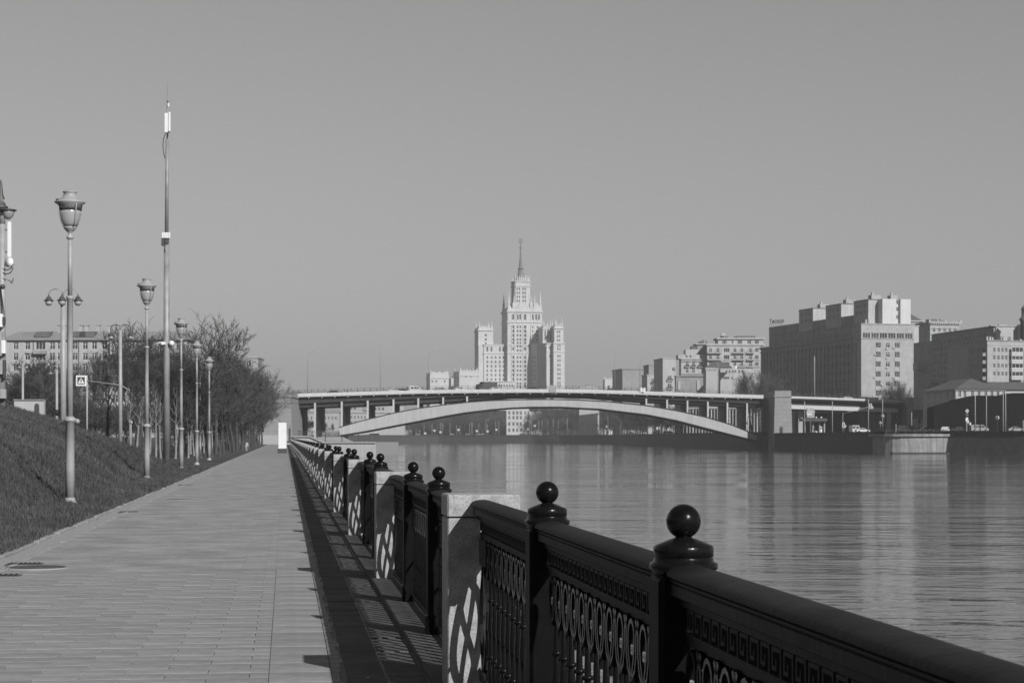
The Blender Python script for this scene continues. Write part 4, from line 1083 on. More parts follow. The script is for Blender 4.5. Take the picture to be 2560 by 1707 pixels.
crown(sk, U(1044,-34), U(1110,-34), -33.7, -8.3, V(735), 3.2, 5, .9, 9.2); crown(sk, U(958,-22), U(1036,-22), -21.7, 1.7, V(735), 2.8, 5, .9, 8.4)
# podiums
skb(568, 745, -8, 5.8, V(1128), {0: grid(lin(2,19,8), [V(1160)], 1.3, 2.2)}, 'podium'); band(sk, rect(U(568,-8),U(745,-8),-8,5.8), V(1132), V(1126), .6, STUC)
skb(340, 488, 2, 24, V(1135), {0: grid(lin(2,16,6), [V(1165)], 1.3, 2.0)}, 'podium'); band(sk, rect(U(340,2),U(488,2),2,24), V(1140), V(1133), .5, STUC)
jw.build('windows', [FRAME, GLASS], sk, kind='stuff')
# lower annexes as their own buildings
def annex(label, x0, x1, top, depth, wy, wxs, lowtop=None, crn=6, y0=0):
    a = thing('stepped_annex', label, 'building', (U(x0)*C10, 1790+U(x0)*.17, ZR), R(10)); w_ = U(x1)-U(x0)
    block(a, rect(0, w_, 0, depth), 0, V(top), STUC, {0: grid([(U(x)-U(x0)) for x in wxs], [V(y) for y in wy], 1.5, 2.0)}, 'wall')
    band(a, rect(0, w_, 0, depth), V(top+30), V(top+24), .5, STUC)
    crown(a, .2, w_-.2, .2, depth-.2, V(top), 2.2, crn, .7, 5.4)
    return a
annex('pale battlemented annex at the far left of the skyscraper group', 113, 253, 1078, 24, (1130,), (130,160,222), crn=3)
annex('second pale battlemented annex, joined to the left foot of the skyscraper', 330, 472, 1060, 34, (1092,), (380,418), crn=6)
a = thing('stepped_annex', 'dark shaded link block between the two battlemented annexes', 'building', (U(255)*C10, 1835, ZR), R(10)); block(a, rect(0, U(325)-U(255), 0, 20), 0, V(1092), STUC); crown(a, 2, 7, .2, 8, V(1092), 3.5, 2, .6, 4)
a = thing('castle_house', 'small pale house with a pinnacled tower far beyond the right of the bridge crown', 'building', (P(1512,1000,1750).x, 1750, ZR), R(8))
sx = .35; block(a, rect(0, 7.4, 0, 9), 0, PZ(952,1750)-ZR, STUC, {0: grid([3.4], [PZ(968,1750)-ZR], 2.2, 3.4)}); block(a, rect(7.42, 15, 1, 9), 0, PZ(956,1750)-ZR, STUC, {0: grid([1.4,3.3,5.2], [PZ(966,1750)-ZR], .9, 3.2)}, 'wing_wall')
crown(a, .1, 7.3, .1, 8.9, PZ(952,1750)-ZR, 1.8, 3, .55, 4.2)
a = thing('low_house', 'long low pale building on the skyline just right of the skyscraper', 'building', (PX(1448,1500), 1500, ZR)); block(a, rect(0, 15, 0, 8), 0, PZ(968,1500)-ZR, STUC2); block(a, rect(5, 11, 1, 7), PZ(968,1500)-ZR, PZ(961.5,1500)-ZR, STUC2, name='upper_storey')
band(a, rect(5,11,1,7), PZ(962,1500)-ZR, PZ(961,1500)-ZR, .3, ROOFL)

# ------------------------------------------------------------------ buildings of the right bank
AR = math.atan2(.25, .968)
ba = thing('apartment_block', 'huge stepped apartment block with sunlit end wall and long dark side', 'building', (132.7, 760, ZR), AR)
bz = lambda py, Y=762: PZ(py, Y) - ZR
zr = [bz(700+y/3.135) for y in (510,585,660,738,812,887)] + [bz(700+y/3.135) for y in (960,1035)]
h0 = 44.7-ZR; h1 = 39.4-ZR
e = grid([7.0,14.9], zr, 2.3, 2.2, 'three') + grid([11.0], zr, 1.8, 1.9, 'tee') + [(u, bz(839), 3.2, 2.2, 'three') for u in lin(2.2, 19.7, 6)]
jj = MB()
sd_rows = lin(4, 33.5, 10)
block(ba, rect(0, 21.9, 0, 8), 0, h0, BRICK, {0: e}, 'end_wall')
block(ba, rect(0, 21.9, 8.02, 103), 0, h1, BRICKD, {3: grid([103-8.02-(5+i*3.8+1.9-8.02) for i in range(1,25)], sd_rows, 1.5, 1.9)}, 'long_wall', joined=jj, roofm=ROOF)  # same block as the end wall, shade of this side in its brick
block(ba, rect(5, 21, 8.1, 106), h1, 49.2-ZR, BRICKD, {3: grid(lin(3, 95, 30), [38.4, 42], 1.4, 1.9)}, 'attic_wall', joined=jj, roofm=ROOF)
m = MB(); m.prism(offset(rect(0,21.9,8.02,103), .5), h1-.05, h1+.8); m.prism(offset(rect(0,21.9,8.02,103), .35), h1-1.6, h1-1.2); m.build('cornice', BRICKD, ba)
band(ba, rect(0,21.9,0,8), bz(845)-.3, bz(845), .25, BRICK); band(ba, rect(0,21.9,0,8), h0, h0+.35, .25, BRICK)
for y0, y1 in ((4.3,17.7),(29.7,44.9),(57.8,72.5)):
    block(ba, rect(4.9, 20, y0, y1), h0+.02 if y0 < 8 else 42, 54.3-ZR, STUC2, {3: grid(lin(3, y1-y0-3, 3), [46.5, 49], 2.0, 1.4, 'three')}, 'stair_tower', joined=jj, roofm=ROOF)
    band(ba, rect(4.9,20,y0,y1), 54.3-ZR, 54.6-ZR, .15, ROOF, 'roof_edge')
STUCW = mat('white_rendered_wall', .52, .85, .04, .3, streak=.08)
block(ba, rect(8.9, 14.6, .3, 4.2), h0+.4, 54.5-ZR, STUCW, {}, 'attic_tower'); block(ba, rect(16.4, 20.6, .3, 4.2), h0+.4, 54.5-ZR, STUCW, {}, 'attic_tower')
block(ba, rect(14.62, 16.38, 1.6, 4.2), h0+.4, 54.2-ZR, STUCW, {0: grid([.88], [h0+3, h0+6, h0+8.6], .9, 1.5)}, 'stair_slot')
for x0, x1, y0 in ((7,11,6),(15,18,6),(8,12,32),(9,13,60)):
    m = MB(); m.box(x0, x1, y0, y0+3, 54.5-ZR, 56.3-ZR); m.box(x0+.4, x0+1.2, y0+.4, y0+1.2, 56.3-ZR, 57.4-ZR); m.build('roof_plant', PLAST, ba)
m = MB()
for i in range(26): y = 5+i*3.8; m.box(-.42, -.01, y-.85, y+.85, 2, h1-1.7)
m.build('bay_strips', BRICKD, ba, kind='stuff')
m = MB()
for z in lin(6, 33, 9): m.box(-.46, -.43, 9, 102, z+1.4, z+1.55)
m.build('string_course', BRICKD, ba, kind='stuff')
jj.build('side_windows', [FRAME, GLASS], ba, kind='stuff')
m = MB()
for u in (7.0, 14.9):       # panels between the bay windows
    for k in range(len(zr)-1): m.box(u-1.15, u+1.15, -.14, -.005, zr[k+1]+1.1, zr[k]-1.1)
m.build('spandrel_panel', PLAST, ba, kind='stuff')
rr2 = random.Random(5)
for u, z in ((8.9,zr[5]),(5.6,zr[1]),(10.4,zr[0]-1.3+.0),(10.4,zr[1]-1.3),(13.4,zr[0]-1),(13.4,zr[3]-1.2),(8.6,zr[4]-.6),(15.9,zr[2]-1.3),(10.5,zr[2]-1.3),(5.2,zr[3]-1.2)):
    m = MB(); m.bev(u-.4, u+.4, -.38, -.02, z-.3, z+.3, .04); m.build('air_conditioner', PLAST, ba)
for u in (2.6,6.7,11,14.9,19): m = MB(); m.box(u-.12,u+.12,-.05,-.01,bz(823)-.2,bz(823)+.2); m.build('attic_vent', ROOF, ba)
m = MB(); 
for u in (3,4.2,17.5): m.box(u-.35,u+.35,2,2.7,h0+.4,h0+1.9)
m.build('chimneys', PLAST, ba, kind='stuff')
# rooftop lettering
sg = thing('rooftop_sign', 'dark letters standing on the far roof edge of the huge apartment block', 'sign', (112.4, 851, 49.2))
text_mesh('Тискол', 2.6, BLACK, 'lettering', sg, (.2,0,1.8), .08, R(-55)+AR*0)
m = MB()
for i in range(7): m.box(-2.4+i*.75-.06, -2.4+i*.75+.06, (2.4-i*.75)*1.2, (2.4-i*.75)*1.2+.1, -.2, 1.0)
m.build('supports', BLACK, sg, kind='stuff')
wg = thing('apartment_wing', 'narrow sunlit wing with one column of windows behind the huge block', 'building', (132.7+.968*22.0-.25*5, 760+.25*22.0+.968*5, ZR), AR)
block(wg, rect(0, 4.3, 0, 14), 0, bz(812), STUC2, {0: grid([1.2], [bz(700+y/3.135) for y in (395,450,508,562,618,680,750)], 1.3, 1.9, 'tee')})
band(wg, rect(0,4.3,0,14), bz(812), bz(810), .25, STUC2)
for z in (bz(922), bz(931)): m = MB(); m.box(.1,4.0,-1.1,-.01,z,z+1.0); m.build('balcony', WHITE, wg)
ot = thing('ornate_tower_house', 'tall house with a bracketed balustraded cornice behind the huge block', 'building', (173.5, 830, ZR), AR)
oz = lambda py: PZ(py, 832)-ZR
oj = MB()
ohs = [oz(700+y/3.135) for y in (392,445,500,560,620)]
block(ot, rect(0, 13.2, 0, 16), 0, oz(808), PLAST, {0: grid(lin(1.8, 11.4, 5), ohs, 1.2, 1.9)}, 'wall')
band(ot, rect(0,13.2,0,16), oz(808), oz(805.5), .9, STUC2); band(ot, rect(0,13.2,0,16), oz(812), oz(811), .3, STUC2); band(ot, rect(0,13.2,0,16), oz(822), oz(821), .25, STUC2)
m = MB()
for i in range(14): m.box(.3+i*.95, .75+i*.95, -.8, -.02, oz(811), oz(808)-.01)
for i in range(10): m.box(-.8, -.02, .6+i*1.6, 1.1+i*1.6, oz(811), oz(808)-.01)
m.build('brackets', STUC2, ot, kind='stuff')
m = MB()
for i in range(26): m.box(-.6+i*.56, -.4+i*.56, -.6, -.4, oz(805.4), oz(802.5))
m.box(-.7,13.9,-.7,-.3,oz(802.5),oz(802)); m.box(-.7,-.3,-.3,16.5,oz(802.5),oz(802)); m.build('balustrade', STUC2, ot, kind='stuff')
for u in (-.5,3.2,6.6,10,13.7): m = MB(); m.box(u-.3,u+.3,-.8,-.2,oz(805.4),oz(799.5)); m.build('cornice_pedestal', STUC2, ot)
m = MB(); m.box(3,8,6,10,oz(808),oz(796)); m.prism([(5,5),(9.5,5),(9.5,9),(5,9)], oz(808), oz(799)); m.build('roof_house', ROOF, ot)
pr = thing('peaked_roof_house', 'house whose dark peaked roof shows over the narrow sunlit wing', 'building', (PX(2272,860), 860, ZR), AR)
block(pr, rect(0, 6.5, 0, 10), 0, PZ(804,860)-ZR, STUC2, {}); band(pr, rect(0,6.5,0,10), PZ(804,860)-ZR, PZ(801,860)-ZR, .7, STUC2)
m = MB(); b_ = [(0,0),(6.5,0),(6.5,10),(0,10)]; zb_ = PZ(801,860)-ZR; m.faces([(x,y,zb_) for x,y in b_]+[(1.2,5,PZ(780,860)-ZR),(2.4,5,PZ(780,860)-ZR)], [(0,1,5,4),(1,2,5),(2,3,4,5),(3,0,4)]); m.build('roof', ROOF, pr)

dw = thing('long_dark_block', 'long dark-sided apartment block with a sunlit gable, at the right edge of the picture', 'building', (159.7, 660, ZR), math.atan(7.9/48))
dz_ = lambda py: PZ(py, 661)-ZR; dj = MB()
block(dw, rect(0, 9.5, 0, 56), 0, dz_(816), STUC2, {0: grid([2.0, 4.6], [dz_(848)], 1.3, 1.6, 'tee')}, 'gable_wall')
block(dw, rect(-.6, -.02, .4, 56), 0, dz_(817), BRICKD, {3: grid(lin(3,52,16), [dz_(y) for y in (838,856,874,892,910,928)], 1.5, 1.8)}, 'side_wall', joined=dj, roofm=ROOF, depth=.2)  # dark skin over the gable block, its side's shade put into the colour
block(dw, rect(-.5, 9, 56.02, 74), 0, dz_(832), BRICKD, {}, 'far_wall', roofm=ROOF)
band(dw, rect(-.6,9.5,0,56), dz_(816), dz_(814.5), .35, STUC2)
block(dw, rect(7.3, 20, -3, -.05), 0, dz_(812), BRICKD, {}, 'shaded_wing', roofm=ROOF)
dj.build('side_windows', [FRAME, GLASS], dw, kind='stuff')
for s_ in (2,9,14,22,30,38,46): m = MB(); m.box(2, 3+s_%3, s_, s_+1.6, dz_(814), dz_(811)+s_%2*.3); m.build('chimney', PLAST, dw)
sp = thing('corner_turret', 'dark round turret cut by the right edge of the picture', 'turret', (PX(2561,650), 650, ZR)); m = MB(); zt = PZ(765,650)-ZR
m.lathe([(1.3,0),(1.3,zt-5),(1.7,zt-4.6),(1.5,zt-4),(.95,zt-3.5),(.9,zt-1.2),(1.2,zt-1),(.6,zt-.2),(.05,zt)], 16); m.build('turret_wall', ROOF, sp); m = MB(); m.sphere((0,0,zt+.2), .35, 12, 8); m.build('ball', STUC2, sp)

lb = thing('balcony_block', 'sunlit brick apartment block with a column of glazed balconies at the right edge', 'building', (142.6, 600, ZR), math.atan2(3.6, 12))
lz_ = lambda py: PZ(py, 601)-ZR; rw = [lz_(y) for y in (874.5,893.5,914,934)]; 
block(lb, rect(0, 16, 0, 24), 0, lz_(852), BRICK, {0: grid([2.4,3.8,5.15,6.4], rw, .75, 1.3) , 3: grid([18.6+2.4], rw, 1.1, 1.5)}, 'wall')
band(lb, rect(0,16,0,24), lz_(852), lz_(850), .3, BRICK); band(lb, rect(0,16,0,24), lz_(864), lz_(863.5), .1, BRICK)
def balcony(root, x0, x1, y0, y1, z, hh=1.0, glazed=True, m=STUC2):
    a = MB(); a.box(x0, x1, y0, y1, z-.15, z+hh); a.build('balcony', m, root)
    if glazed:
        g_ = MB(); add_window(g_, ((x0+x1)/2, y0+.12), (1,0), z+hh+.8, (x1-x0)*.98, 1.6, 'band'); g_.build('balcony_glazing', [FRAME, GLASS], root)
for z in rw:
    balcony(lb, 7.6, 11.6, -1.1, 0-.01, z-1.7); balcony(lb, 12.6, 15.2, -1.0, -.01, z-1.7)
    a = MB(); a.box(-1.2, -.01, .6, 9, z-1.9, z-.9); a.build('side_balcony', BRICKD, lb)
    a = MB(); a.box(-1.15,-1.1,.7,8.9,z-.9,z+.7); a.build('side_glazing', GLASS, lb)
for u in (.6,1.6,2.4,12,13.6): m = MB(); m.box(u-.25,u+.25,1,1.6,lz_(850),lz_(846)+(u%1)); m.build('chimney', PLAST, lb)

def hip(root, x0, x1, y0, y1, z, ze, ov, m, ridge=None):
    a = MB(); q = [(x0-ov,y0-ov,z),(x1+ov,y0-ov,z),(x1+ov,y1+ov,z),(x0-ov,y1+ov,z)]
    d = min(x1-x0, y1-y0)/2 if ridge is None else ridge; ym = (y0+y1)/2
    q += [(x0+d,ym,ze),(x1-d,ym,ze)] if x1-x0 > y1-y0 else [((x0+x1)/2,y0+d,ze),((x0+x1)/2,y1-d,ze)]
    if x1-x0 > y1-y0: a.faces(q, [(0,1,5,4),(1,2,5),(2,3,4,5),(3,0,4),(3,2,1,0)])
    else: a.faces(q, [(0,1,4),(1,2,5,4),(2,3,5),(3,0,4,5),(3,2,1,0)])
    a.build('roof', m, root)
hb = thing('hip_roof_house', 'old low house with a broad dark hip roof and a sunlit white front, right bank', 'building', (128, 577, ZR), .11)
hz = lambda py: PZ(py, 577)-ZR
block(hb, rect(0, 14, 0, 30), 0, hz(973), STUC2, {0: grid([1.2,2.7,5.0,7.0,9.0,10.8,12.6], [hz(985)], .8, 1.7) , 3: grid([5,11,17,23,28], [hz(985), hz(1010), hz(1035), hz(1060)], .9, 1.7)})
hip(hb, 0, 14, 0, 30, hz(973), hz(944), .7, ROOF)
band(hb, rect(0,14,0,30), hz(976), hz(973.4), .35, STUC2)
h2 = thing('low_roof_house', 'low house with a pale-edged dark roof at the right picture edge behind the dark shed', 'building', (PX(2512,586), 586, ZR), .11)
block(h2, rect(0, 22, 0, 12), 0, hz(973), STUC2, {0: grid([3,5.5,8,10.5], [hz(988)], .9, 1.6)}); hip(h2, -6, 22, 0, 12, hz(973)+.05, hz(951), .6, ROOF, 3)
ds = thing('dark_shed', 'big dark low shed on the right quay behind the lamp posts', 'shed', (PX(2334,566), 566, ZR))
a = MB(); sx_ = lambda px: PX(px,566)-PX(2334,566); sz = lambda py: PZ(py,566)-ZR
pf = [(0,0),(sx_(2700),0),(sx_(2700),sz(984)),(sx_(2530),sz(984)),(sx_(2505),sz(991)),(sx_(2440),sz(990)),(sx_(2390),sz(1001)),(0,sz(1018))]
n_ = len(pf); q = [(x,0,z) for x,z in pf]+[(x,9,z) for x,z in pf]
a.faces(q, [tuple(range(n_)), tuple(range(2*n_-1,n_-1,-1))]+[(i,n_+i,n_+(i+1)%n_,(i+1)%n_) for i in range(n_)]); a.build('shed_wall', mat('dark_cladding', .006, .9, .3, .5, spec=.1), ds)
a = MB()
for i in range(n_-2):
    if i < 2: continue
    A, B = pf[i], pf[i+1]; a.faces([(A[0],-.3,A[1]+.02),(B[0],-.3,B[1]+.02),(B[0],9.3,B[1]+.02),(A[0],9.3,A[1]+.02),(A[0],-.3,A[1]+.2),(B[0],-.3,B[1]+.2),(B[0],9.3,B[1]+.2),(A[0],9.3,A[1]+.2)], [(0,1,2,3),(7,6,5,4),(0,4,5,1),(2,6,7,3),(1,5,6,2),(3,7,4,0)])
a.build('roof_sheet', mat('dark_cladding_roof', .012, .9, .3, .5, spec=.1), ds)
hs = thing('hillside_houses', 'low pale old house with a round-windowed gable seen between the big blocks', 'building', (PX(2320,720), 720, ZR), .1)
vz = lambda py: PZ(py,720)-ZR
block(hs, rect(0, 12, 0, 8), 0, vz(921), PLAST, {0: grid([1.4,7,9], [vz(930)], .8, 1.2)}); block(hs, rect(-3.4,-.2,2,7), vz(924), vz(906), PLAST, {}, 'back_wall'); hip(hs, 5, 18, 2, 12, vz(921), vz(910), .3, ROOFL)
a = MB(); a.lathe([(1.35,-.15),(1.35,.15)], 20); g_ = a.build('gable', STUC2, hs); g_.rotation_euler = (R(90),0,0); g_.location = (1.5,-.3,vz(917))
a = MB(); a.lathe([(.55,-.2),(.55,.2)], 16); g_ = a.build('round_window', GLASS, hs); g_.rotation_euler = (R(90),0,0); g_.location = (1.5,-.33,vz(917))

# balconied pale building left of the huge block
YM = 1000; mz = lambda py: PZ(py, YM)-ZR; mx = lambda c: PX(1690+c*.1148, YM); my = lambda c: mz(820+c*.1148)
m1 = thing('balcony_house', 'pale terraced building with long balconies and a flat-topped attic, left of the huge dark block', 'building', (mx(680), YM, ZR)); X0 = mx(680)
uu = lambda c: mx(c)-X0
rw = [my(480), my(635), my(785)]
block(m1, rect(0, uu(1842), 0, 18), 0, my(375), STUC2, {0: grid([uu(750),uu(910),uu(1280),uu(1430),uu(1620)], rw, 1.45, 2.1, 'tee') + grid([uu(1100)], rw, 2.9, 2.1, 'three') + grid([uu(1758)], rw, 1.9, 2.1, 'three')})
block(m1, rect(uu(925), uu(1905), 1.5, 17), my(370), my(240), STUC2, {0: [(uu(c)-uu(925), my(305), w_, 1.7, 'three') for c, w_ in ((1060,2.2),(1235,1.0),(1395,2.4),(1600,1.9),(1765,2.2))]}, 'attic_wall')
band(m1, rect(0,uu(1912),0,18), my(378), my(340), .5, STUC2); band(m1, rect(uu(925),uu(1905),1.5,17), my(240), my(205), .9, STUC2, 'roof_slab')
for z in (545, 695, 850):
    for a_, b_ in ((690,985),(1230,1490),(1540,1700)) if z != 850 else ((1350,1490),(1540,1700)):
        m = MB(); m.box(uu(a_), uu(b_), -1.5, -.01, my(z+8), my(z-8)); m.build('balcony_slab', STUC2, m1)
        m = MB()
        for i in range(14): t = uu(a_)+(uu(b_)-uu(a_))*i/13; m.box(t-.03, t+.03, -1.46, -1.4, my(z-8), my(z-60))
        m.box(uu(a_), uu(b_), -1.48, -1.4, my(z-62), my(z-58)); m.build('balcony_rail', POLED, m1, kind='stuff')
for c in (1100, 1758):
    for z in (680, 830): m = MB(); m.box(uu(c)-1.5, uu(c)+1.5, -.5, -.01, my(z+18), my(z+8)); m.build('balcony_slab', STUC2, m1)
m = MB()
for c in (1000,1300,1500,1700,1100): m.box(uu(c), uu(c)+1.6, 6, 9, my(205), my(165))
m.box(uu(1350), uu(1740), 5, 6, my(205), my(160)); m.build('roof_plant', ROOF, m1, kind='stuff')
m = MB(); m.box(uu(1000),uu(1095),4,7,my(160),my(105)); m.build('roof_cabin', STUC2, m1)
tb = thing('terraced_house', 'pale building stepping down in terraces left of the balconied house', 'building', (mx(125), YM+4, ZR)); X0b = mx(125); ub = lambda c: mx(c)-X0b
block(tb, rect(0, ub(665), 0, 12), 0, my(660), STUC2, {0: grid([ub(258),ub(395)], [my(775), my(930)], 1.4, 2.0, 'tee') + grid([ub(560)], [my(775)], 2.2, 2.0, 'three')})
block(tb, rect(ub(65), ub(676), 1.2, 14), my(658), my(570), STUC2, {0: grid([ub(245)-ub(65),ub(330)-ub(65)], [my(610)], 1.0, 1.4)}, 'terrace_wall')
block(tb, rect(ub(235), ub(530), 3, 14), my(568), my(450), STUC2, {0: grid([1.7,4.2], [my(552)], 1.2, .8, 'plain')}, 'terrace_wall')
block(tb, rect(ub(500), ub(679), 4.5, 20), my(568), my(345), BRICKD, {}, 'upper_wall', roofm=ROOF); band(tb, rect(ub(465),ub(679),4,20), my(342), my(318), .25, STUC2)
block(tb, rect(ub(375), ub(498), 5, 14), my(449), my(375), ROOF, {}, 'dark_attic', roofm=ROOF)
m = MB()
for c, t in ((560,265),(600,240),(640,230),(700,250)): m.box(ub(c), ub(c)+.5, 8, 9, my(318), my(t))
m.box(ub(540), ub(665), 8.5, 10, my(318), my(275)); m.build('roof_plant', ROOF, tb, kind='stuff')
for z, a_, b_ in ((668,120,668),(710,128,662)): m = MB(); m.box(ub(a_), ub(b_), -.5, -.01, my(z+10), my(z-8)); m.build('cornice', STUC2, tb)
for c, w_ in ((258,1.1),(395,1.1),(560,1.6)): m = MB(); m.box(ub(c)-w_, ub(c)+w_, -1, -.01, my(850), my(838)); m.build('balcony_slab', STUC2, tb); m = MB(); m.box(ub(c)-w_, ub(c)+w_, -.98, -.9, my(838), my(795)); m.build('balcony_rail', POLED, tb)

def zbox(nm, label, px0, px1, Y, top, m, depth=12, rz=0, wins=None, style='two', cor=.3, roofm=None, side=None, base=ZR):
    sc_ = Y/950 if base == ZR and Y > 900 else 1; wins = [(a_,b_,c_*sc_,d_*sc_) for a_,b_,c_,d_ in wins] if wins else None
    r = thing(nm, label, 'building', (PX(px0,Y), Y, base), rz); w_ = PX(px1,Y)-PX(px0,Y); h_ = PZ(top,Y)-base
    ed = {}
    if wins: ed[0] = [(PX(px,Y)-PX(px0,Y), PZ(py,Y)-base, ww, hh, style) for px, py, ww, hh in wins]
    if side: ed[3] = [(u*depth, PZ(py,Y)-base, ww, hh, style) for u, py, ww, hh in side]
    block(r, rect(0, w_, 0, depth), 0, h_, m, ed, roofm=roofm)
    if cor: band(r, rect(0,w_,0,depth), h_-.01, h_+.5, cor, m)
    return r
t = zbox('narrow_house', 'narrow pale house with arched balcony windows, two steps left of the terraced one', 1657, 1690, 1120, 897, STUC2, 26, .12, [(1684,923,1.4,1.8),(1674,946,2,2.4),(1674,965,2,2.4)], 'tee', side=[(u,y,1.2,1.8) for u in (.2,.5,.8) for y in (915,930,950,970)])
for py in (951, 971): m = MB(); m.box(PX(1667,1120)-PX(1657,1120), PX(1682,1120)-PX(1657,1120), -.9, -.01, PZ(py+2,1120)-ZR, PZ(py,1120)-ZR); m.build('balcony_slab', STUC2, t); m = MB(); m.box(PX(1667,1120)-PX(1657,1120), PX(1682,1120)-PX(1657,1120), -.88, -.8, PZ(py,1120)-ZR, PZ(py-5,1120)-ZR); m.build('balcony_rail', POLED, t)
t = zbox('small_pale_house', 'small pale house with two balcony windows beside the white crown-shaped board', 1618, 1641, 1210, 938, STUC2, 20, .1, [(1632,952,1.6,2.2),(1632,969,1.6,2.4)], 'tee')
for py in (958, 975): m = MB(); m.box(2.2, 4.9, -.8, -.01, PZ(py+1,1210)-ZR, PZ(py-3,1210)-ZR); m.build('balcony', POLED, t)
zbox('dark_long_house', 'dark flat-topped building at the left end of the right-bank row', 1556, 1622, 1420, 923, BRICKD, 34, .16, None, roofm=ROOF, cor=.6)
zbox('dark_long_house', 'dark block rising behind the small pale house', 1622, 1644, 1260, 913, BRICKD, 20, .1, None, roofm=ROOF)
fb = thing('pyramid_roof_house', 'plain pale house with a dark pyramid roof in front of the balconied building', 'building', (PX(1765,950), 950, ZR)); fb.location.x = PX(1765,950)
fx = lambda px: PX(px,950)-PX(1765,950); fz = lambda py: PZ(py,950)-ZR
block(fb, rect(0, fx(1791), 0, 14), 0, fz(919), STUC2, {}); band(fb, rect(0,fx(1791),0,14), fz(925), fz(919), .25, PLAST); band(fb, rect(0,fx(1788),0,14), fz(971), fz(970), .15, PLAST)
hip(fb, -.3, fx(1834), 2, 12, fz(919)+.1, fz(902), .3, ROOF)
lw = thing('long_low_house', 'long pale low building with a strip of small windows under the balconied building', 'building', (PX(1801,965), 965, ZR)); gx = lambda px: PX(px,965)-PX(1801,965); gz = lambda py: PZ(py,965)-ZR
block(lw, rect(0, gx(1901), 0, 9), 0, gz(921), STUC2, {0: [(gx(px), gz(928), .7, 1.0, 'plain') for px in (1816,1824,1832,1838,1848,1856)] + [(gx(1815), gz(945), 3.0, 1.3, 'three'), (gx(1830), gz(945), .8, 1.1, 'two')]})
band(lw, rect(0,gx(1901),0,9), gz(931.5), gz(930.6), .15, PLAST)
for i, px in enumerate((1814,1823,1832,1841)): m = MB(); m.box(gx(px-2.5), gx(px+2.5), 1, 3, gz(921), gz(914)); m.build('dormer', WHITE, lw)
t = zbox('grey_low_hall', 'low dark grey hall behind the bridge railing left of the pyramid roof house', 1690, 1764, 985, 941, BRICKD, 8, 0, None, cor=.3, roofm=ROOFL)
gx = lambda px: PX(px,985)-PX(1690,985); gz = lambda py: PZ(py,985)-ZR
for a_, b_, c_, d_ in ((1742,1749,951,975),(1695,1701,953,975)): m = MB(); m.box(gx(a_), gx(b_), -.5, -.01, gz(d_), gz(c_)); m.build('pale_pier', STUC2, t)
m = MB(); m.faces([(gx(1702),-.6,gz(941)),(gx(1764),-.6,gz(941)),(gx(1764),6,gz(933)),(gx(1706),6,gz(933))], [(0,1,2,3)]); m.build('roof_slope', ROOFL, t)
# colonnaded hall seen under the right part of the arch
ch = thing('colonnade_hall', 'dark hall with tall columns seen under the right part of the arch', 'building', (PX(1706,935), 935, ZR)); w_ = PX(1905,935)-PX(1706,935)
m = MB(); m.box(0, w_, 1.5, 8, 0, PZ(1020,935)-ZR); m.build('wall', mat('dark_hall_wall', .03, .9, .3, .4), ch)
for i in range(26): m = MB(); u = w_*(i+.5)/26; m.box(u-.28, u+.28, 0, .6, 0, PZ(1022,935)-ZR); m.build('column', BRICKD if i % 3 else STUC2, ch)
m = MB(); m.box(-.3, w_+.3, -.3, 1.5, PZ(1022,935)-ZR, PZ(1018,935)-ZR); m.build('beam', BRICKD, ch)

# far bank buildings under and left of the arch
fl = thing('embankment_house', 'bright white house with rows of windows seen under the middle of the arch', 'building', (PX(1266,1680), 1680, ZR)); ex = lambda px: PX(px,1680)-PX(1266,1680); ez = lambda py: PZ(py,1680)-ZR
block(fl, rect(0, ex(1308), 0, 14), 0, ez(1022), STUCW, {0: [(ex(px), ez(py), 1.7, 2.9, 'two') for px in (1273,1283.5,1293,1302) for py in (1032,1044,1060,1075)]})
block(fl, rect(ex(1308)+.02, ex(1323), 1, 14), 0, ez(1022), STUCW, {0: [(1.6+k*2.6, ez(py), 1.3, 2.8, 'two') for k in (0,1) for py in (1032,1044,1060,1075)]}, 'side_wall'); band(fl, rect(0,ex(1308),0,14), ez(1055), ez(1054), .3, STUCW)
block(fl, rect(ex(1323)+.02, ex(1353), 3, 14), 0, ez(1028), STUCW, {}, 'side_wall')
lc = thing('classical_building', 'long low pale classical building with a cornice seen between the left bridge columns', 'building', (PX(855,1150), 1150, ZR), .03); cz = lambda py: PZ(py,1150)-ZR
block(lc, rect(0, 36, 0, 16), 0, cz(1030), STUC2, {0: grid(lin(1.5, 34.5, 18), [cz(1043)], .9, 1.8) + grid(lin(1.5, 34.5, 18), [cz(1056)], .9, 1.6)}); band(lc, rect(0,36,0,16), cz(1032), cz(1029), .6, STUC2)
l2 = thing('classical_building', 'darker low building with two cornices seen right of the left bridge tower', 'building', (PX(730,1100), 1100, ZR)); block(l2, rect(0, 26, 0, 14), 0, PZ(1030,1100)-ZR, PLAST, {0: grid(lin(3, 24, 12), [PZ(1045,1100)-ZR], .8, 1.8)}); band(l2, rect(0,26,0,14), PZ(1030,1100)-ZR, PZ(1027,1100)-ZR, .6, PLAST)
for a_, b_, Y, t_, lab in ((745,800,1400,1017,'far grey roof showing under the bridge deck at its left end'),(860,905,1450,1012,'far low grey house under the bridge deck, left of centre'),(930,1010,1350,1014,'far pale flat house under the bridge deck, above the arch'),(1000,1030,1700,1062,'far pale house with window bays at the left foot of the tree row')):
    zbox('far_house', lab, a_, b_, Y, t_, PLAST if a_ != 930 else STUC2, 14, 0, [(px,t_+8,1.2,1.6) for px in (a_+8,a_+18,a_+27)])
rp = thing('boat_ramp', 'two pale sloping ramps on the left bank under the arch', 'ramp', (PX(935,900), 900, 0)); m = MB()
